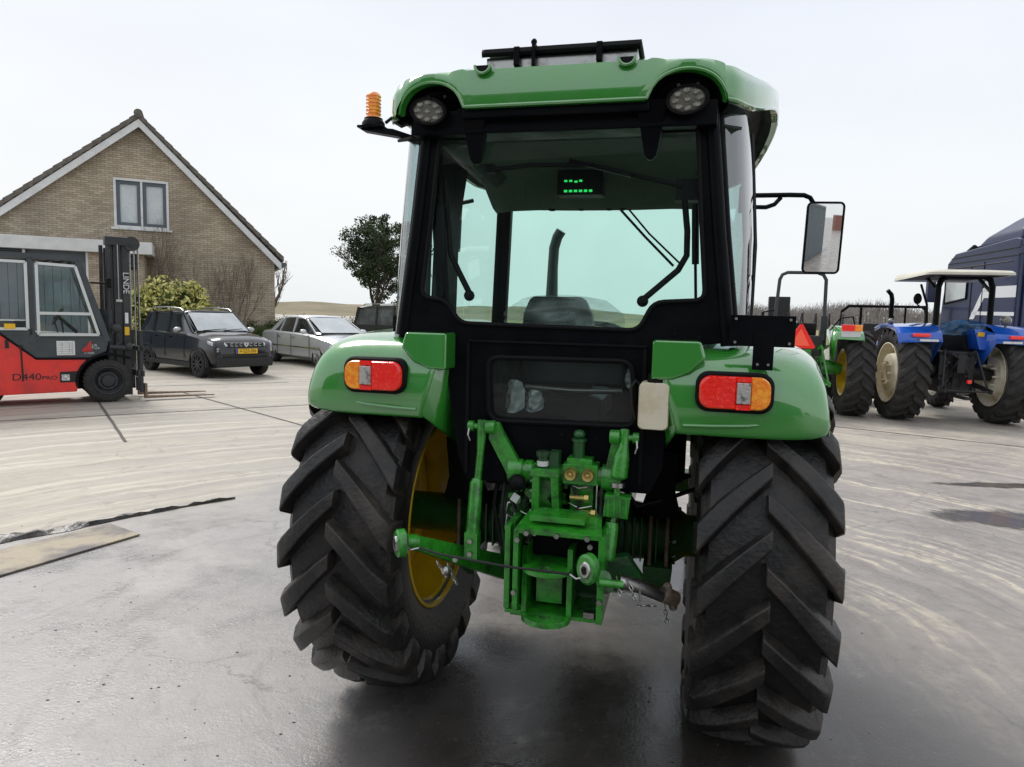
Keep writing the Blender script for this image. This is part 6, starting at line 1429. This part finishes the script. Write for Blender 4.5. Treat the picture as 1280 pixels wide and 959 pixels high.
# black implement with curved bars
I4=empty('cultivator',(7.05,17.2,0),-.3); tag(I4,'black implement with curved spring bars and a boxy mast behind the green tractor fender','cultivator')
mb=MB(); mb.box(-1.1,1.1,-.05,.05,1.0,1.1); mb.box(-1.1,1.1,.55,.63,.95,1.05)
for x in (-1.0,0,1.0): mb.beam((x,0,1.05),(x,.6,1.0),.06,.06); mb.beam((x,.0,1.0),(x,.0,0.0),.07,.07)
mb.build('frame',M['engine'],I4)
for k in range(7):
    x=-.95+k*.31; mb=MB(); mb.tube([(x,.0,1.1),(x,-.1,1.5),(x+.05,.1,1.85),(x+.1,.5,1.88),(x+.15,.75,1.6),(x+.15,.85,1.2)],.022,6); mb.build('spring_bar',M['engine'],I4)
mb=MB(); mb.box(-.75,-.25,.1,.5,1.6,2.25); mb.build('hopper',M['engine'],I4,bevel=.02)
I5=empty('cultivator',(4.3,16.5,0),.1); tag(I5,'black tined implement with white and red boxes between the cab and the roll bar','cultivator')
mb=MB(); mb.box(-1.2,1.6,-.05,.05,1.15,1.25); mb.box(-1.2,1.6,.6,.7,1.1,1.2)
for x in (-1.1,.2,1.5): mb.beam((x,0,1.15),(x,0,0),.07,.07); mb.beam((x,0,1.2),(x,.65,1.15),.06,.06)
mb.build('frame',M['engine'],I5)
for k in range(6):
    x=-.2+k*.18; mb=MB(); mb.tube([(x,.3,1.2),(x+.02,.25,1.55),(x+.12,.2,1.7),(x+.3,.2,1.62),(x+.45,.25,1.45)],.018,6); mb.build('spring_bar',M['engine'],I5)
mb=MB(); mb.tube([(-.55,0,1.2),(-.57,0,1.95)],.035,8); mb.tube([(-.38,0,1.2),(-.40,0,2.05)],.035,8); mb.build('mast',M['engine'],I5)
mb=MB(); mb.box(.95,1.2,-.1,.2,1.25,1.62); mb.build('seed_box',M['white'],I5,bevel=.02); mb=MB(); mb.box(1.25,1.45,-.1,.2,1.25,1.5); mb.build('seed_box',M['orange'],I5,bevel=.02)
# fence-like hurdles of red machinery far right
# ------------------------------------------------------------------ articulated lorry
K=empty('lorry',(10.72,15,0),math.atan2(.07,1)); tag(K,'navy blue lorry tractor unit with white stripes and roof spoiler behind the blue tractor','lorry')
# local: y forward, x to the right; side face at x=0 (rotz small)
K.rotation_euler[2]=R_(4)
mb=MB()
side=[(.0,.95),(2.3,.95),(2.36,1.6),(2.34,2.2),(2.27,2.75),(2.25,3.14),(2.0,3.36),(.15,3.56),(.0,3.52)]
mb.loft([[(x,y+(0),z) for y,z in side] for x in (.0,2.42)]); cab=mb.build('cab',M['navy'],K,bevel=.05,seg=3)
mb=MB(); mb.loft([[(.10,.12,3.54),(.10,1.45,3.44),(2.3,1.45,3.44),(2.3,.12,3.54)],[(.14,.12,3.75),(.14,1.2,3.66),(2.26,1.2,3.66),(2.26,.12,3.75)],[(.35,.14,4.12),(.45,.7,4.0),(1.95,.7,4.0),(2.05,.14,4.12)]],True,True); mb.build('roof_spoiler',M['navy'],K,bevel=.06,seg=3)
mb=MB(); mb.box(.2,2.2,.02,.12,3.58,4.05); mb.build('spoiler_opening',M['blackplastic'],K)
mb=MB(); mb.prism([(-.012,1.52,2.30),(-.012,2.2,2.20),(-.012,2.22,2.76),(-.012,1.52,2.76)],(.01,0,0)); dw=mb.build('door_window',M['curtain'],K)
mb=MB(); L3=[(-.015,1.50,2.28),(-.015,2.22,2.16),(-.015,2.24,2.79),(-.015,1.5,2.79)]; mb.tube(L3+[L3[0]],.02,6); mb.build('window_seal',M['blackplastic'],dw)
mb=MB()
for pts in ([(-.004,.02,3.18),(-.004,2.2,3.12)],[(-.004,.02,3.34),(-.004,2.1,3.24)],[(-.004,1.36,.95),(-.004,1.36,2.9),(-.004,1.42,3.0)],[(-.004,1.0,1.0),(-.004,1.0,3.1)],[(-.004,2.2,3.0),(-.004,.2,3.06)]): mb.tube(pts,.012,5)
mb.build('panel_gap',M['ink'],K)
mb=MB(); mb.prism([(-.006,.02,2.28),(-.006,.02,2.53),(-.006,.75,2.53),(-.006,.98,2.50),(-.006,1.34,1.80),(-.006,1.20,1.80),(-.006,.93,2.28)],(.004,0,0)); mb.prism([(-.006,.02,1.88),(-.006,.02,1.96),(-.006,1.26,1.98),(-.006,1.30,1.90)],(.004,0,0)); mb.build('stripe',M['stripe'],K)
mb=MB(); mb.prism([(-.008,.72,2.42),(-.008,.96,2.42),(-.008,.92,2.68),(-.008,.72,2.68)],(.004,0,0)); mb.build('side_window',M['curtain'],K)
mb=MB()
for x in (.12,.5,.9,1.3,1.7,2.1): mb.box(x,x+.10,-.05,.02,1.2,3.2)
mb.box(.0,2.4,-.03,.02,3.2,3.35); mb.build('rear_wall_rib',M['navy'],K,bevel=.015)
mb=MB(); mb.box(.05,.16,-.06,0,3.40,3.50); mb.build('marker_lamp',M['white'],K)
mb=MB(); mb.beam((.3,1.9,3.44),(.3,1.1,3.60),.04,.03); mb.cyl((.3,1.25,3.56),(.3,1.0,3.66),.05,.07,10); mb.cyl((.3,1.95,3.42),(.3,1.75,3.50),.05,.07,10); mb.build('air_horn',M['blackplastic'],K)
mb=MB(); mb.tube([(.0,2.3,2.9),(-.25,2.4,2.85)],.03,6); mb.box(-.36,-.16,2.36,2.46,2.2,2.85); mb.build('wing_mirror',M['navy'],K,bevel=.03)
mb=MB(); mb.box(.3,2.1,-4,2.2,.75,.95); mb.box(.0,.7,-1.9,-.5,.45,.95); ch_=mb.build('chassis',M['engine'],K)
for x in (.18,2.1):
    for y in (1.4,-2.6):
        mb=MB(); mb.cyl((x-.16,y,.5),(x+.16,y,.5),.5,n=32); w_=mb.build('wheel',M['rubber_far'],K); mb=MB(); mb.cyl((x-.17,y,.5),(x-.155,y,.5),.28,n=24); mb.build('rim',M['alloy'],w_)
mb=MB(); mb.sph((.55,-.35,1.55),.16,10,8); mb.sph((.75,-.4,1.35),.2,10,8); mb.tube([(.6,-.3,1.2),(.5,-.35,1.5),(.9,-.3,1.7),(1.2,-.3,1.3)],.04,8); mb.build('air_coil',M['engine'],K)

# ------------------------------------------------------------------ one mesh per separate piece
def split_parts(names):
    for o in [o for o in COL.objects if o.type=='MESH' and o.name.split('.')[0] in names]:
        me=o.data
        if me.users>1: continue
        bm=bmesh.new(); bm.from_mesh(me); bm.verts.ensure_lookup_table(); bm.verts.index_update(); seen={}; isl=[]
        for v in bm.verts:
            if v.index in seen: continue
            st_=[v]; seen[v.index]=len(isl); cur=[]
            while st_:
                a=st_.pop(); cur.append(a.index)
                for e in a.link_edges:
                    b_=e.other_vert(a)
                    if b_.index not in seen: seen[b_.index]=len(isl); st_.append(b_)
            isl.append(cur)
        bb=[]
        for cur in isl:
            c=[me.vertices[i].co for i in cur]; bb.append([min(p[k] for p in c)-.004 for k in range(3)]+[max(p[k] for p in c)+.004 for k in range(3)])
        g_=list(range(len(isl)))
        def find(i):
            while g_[i]!=i: i=g_[i]
            return i
        for i in range(len(isl)):
            for j in range(i):
                if all(bb[i][k]<=bb[j][k+3] and bb[j][k]<=bb[i][k+3] for k in range(3)): g_[find(i)]=find(j)
        roots=sorted({find(i) for i in range(len(isl))}); bm.free()
        if len(roots)<2: continue
        for r in roots[1:]:
            keep={i for i in seen if find(seen[i])==r}
            n=o.copy(); n.data=me.copy(); COL.objects.link(n)
            b2=bmesh.new(); b2.from_mesh(n.data); b2.verts.ensure_lookup_table(); bmesh.ops.delete(b2,geom=[v for v in b2.verts if v.index not in keep],context='VERTS'); b2.to_mesh(n.data); b2.free()
        keep={i for i in seen if find(seen[i])==roots[0]}
        b2=bmesh.new(); b2.from_mesh(me); b2.verts.ensure_lookup_table(); bmesh.ops.delete(b2,geom=[v for v in b2.verts if v.index not in keep],context='VERTS'); b2.to_mesh(me); b2.free()
split_parts(SPLIT)
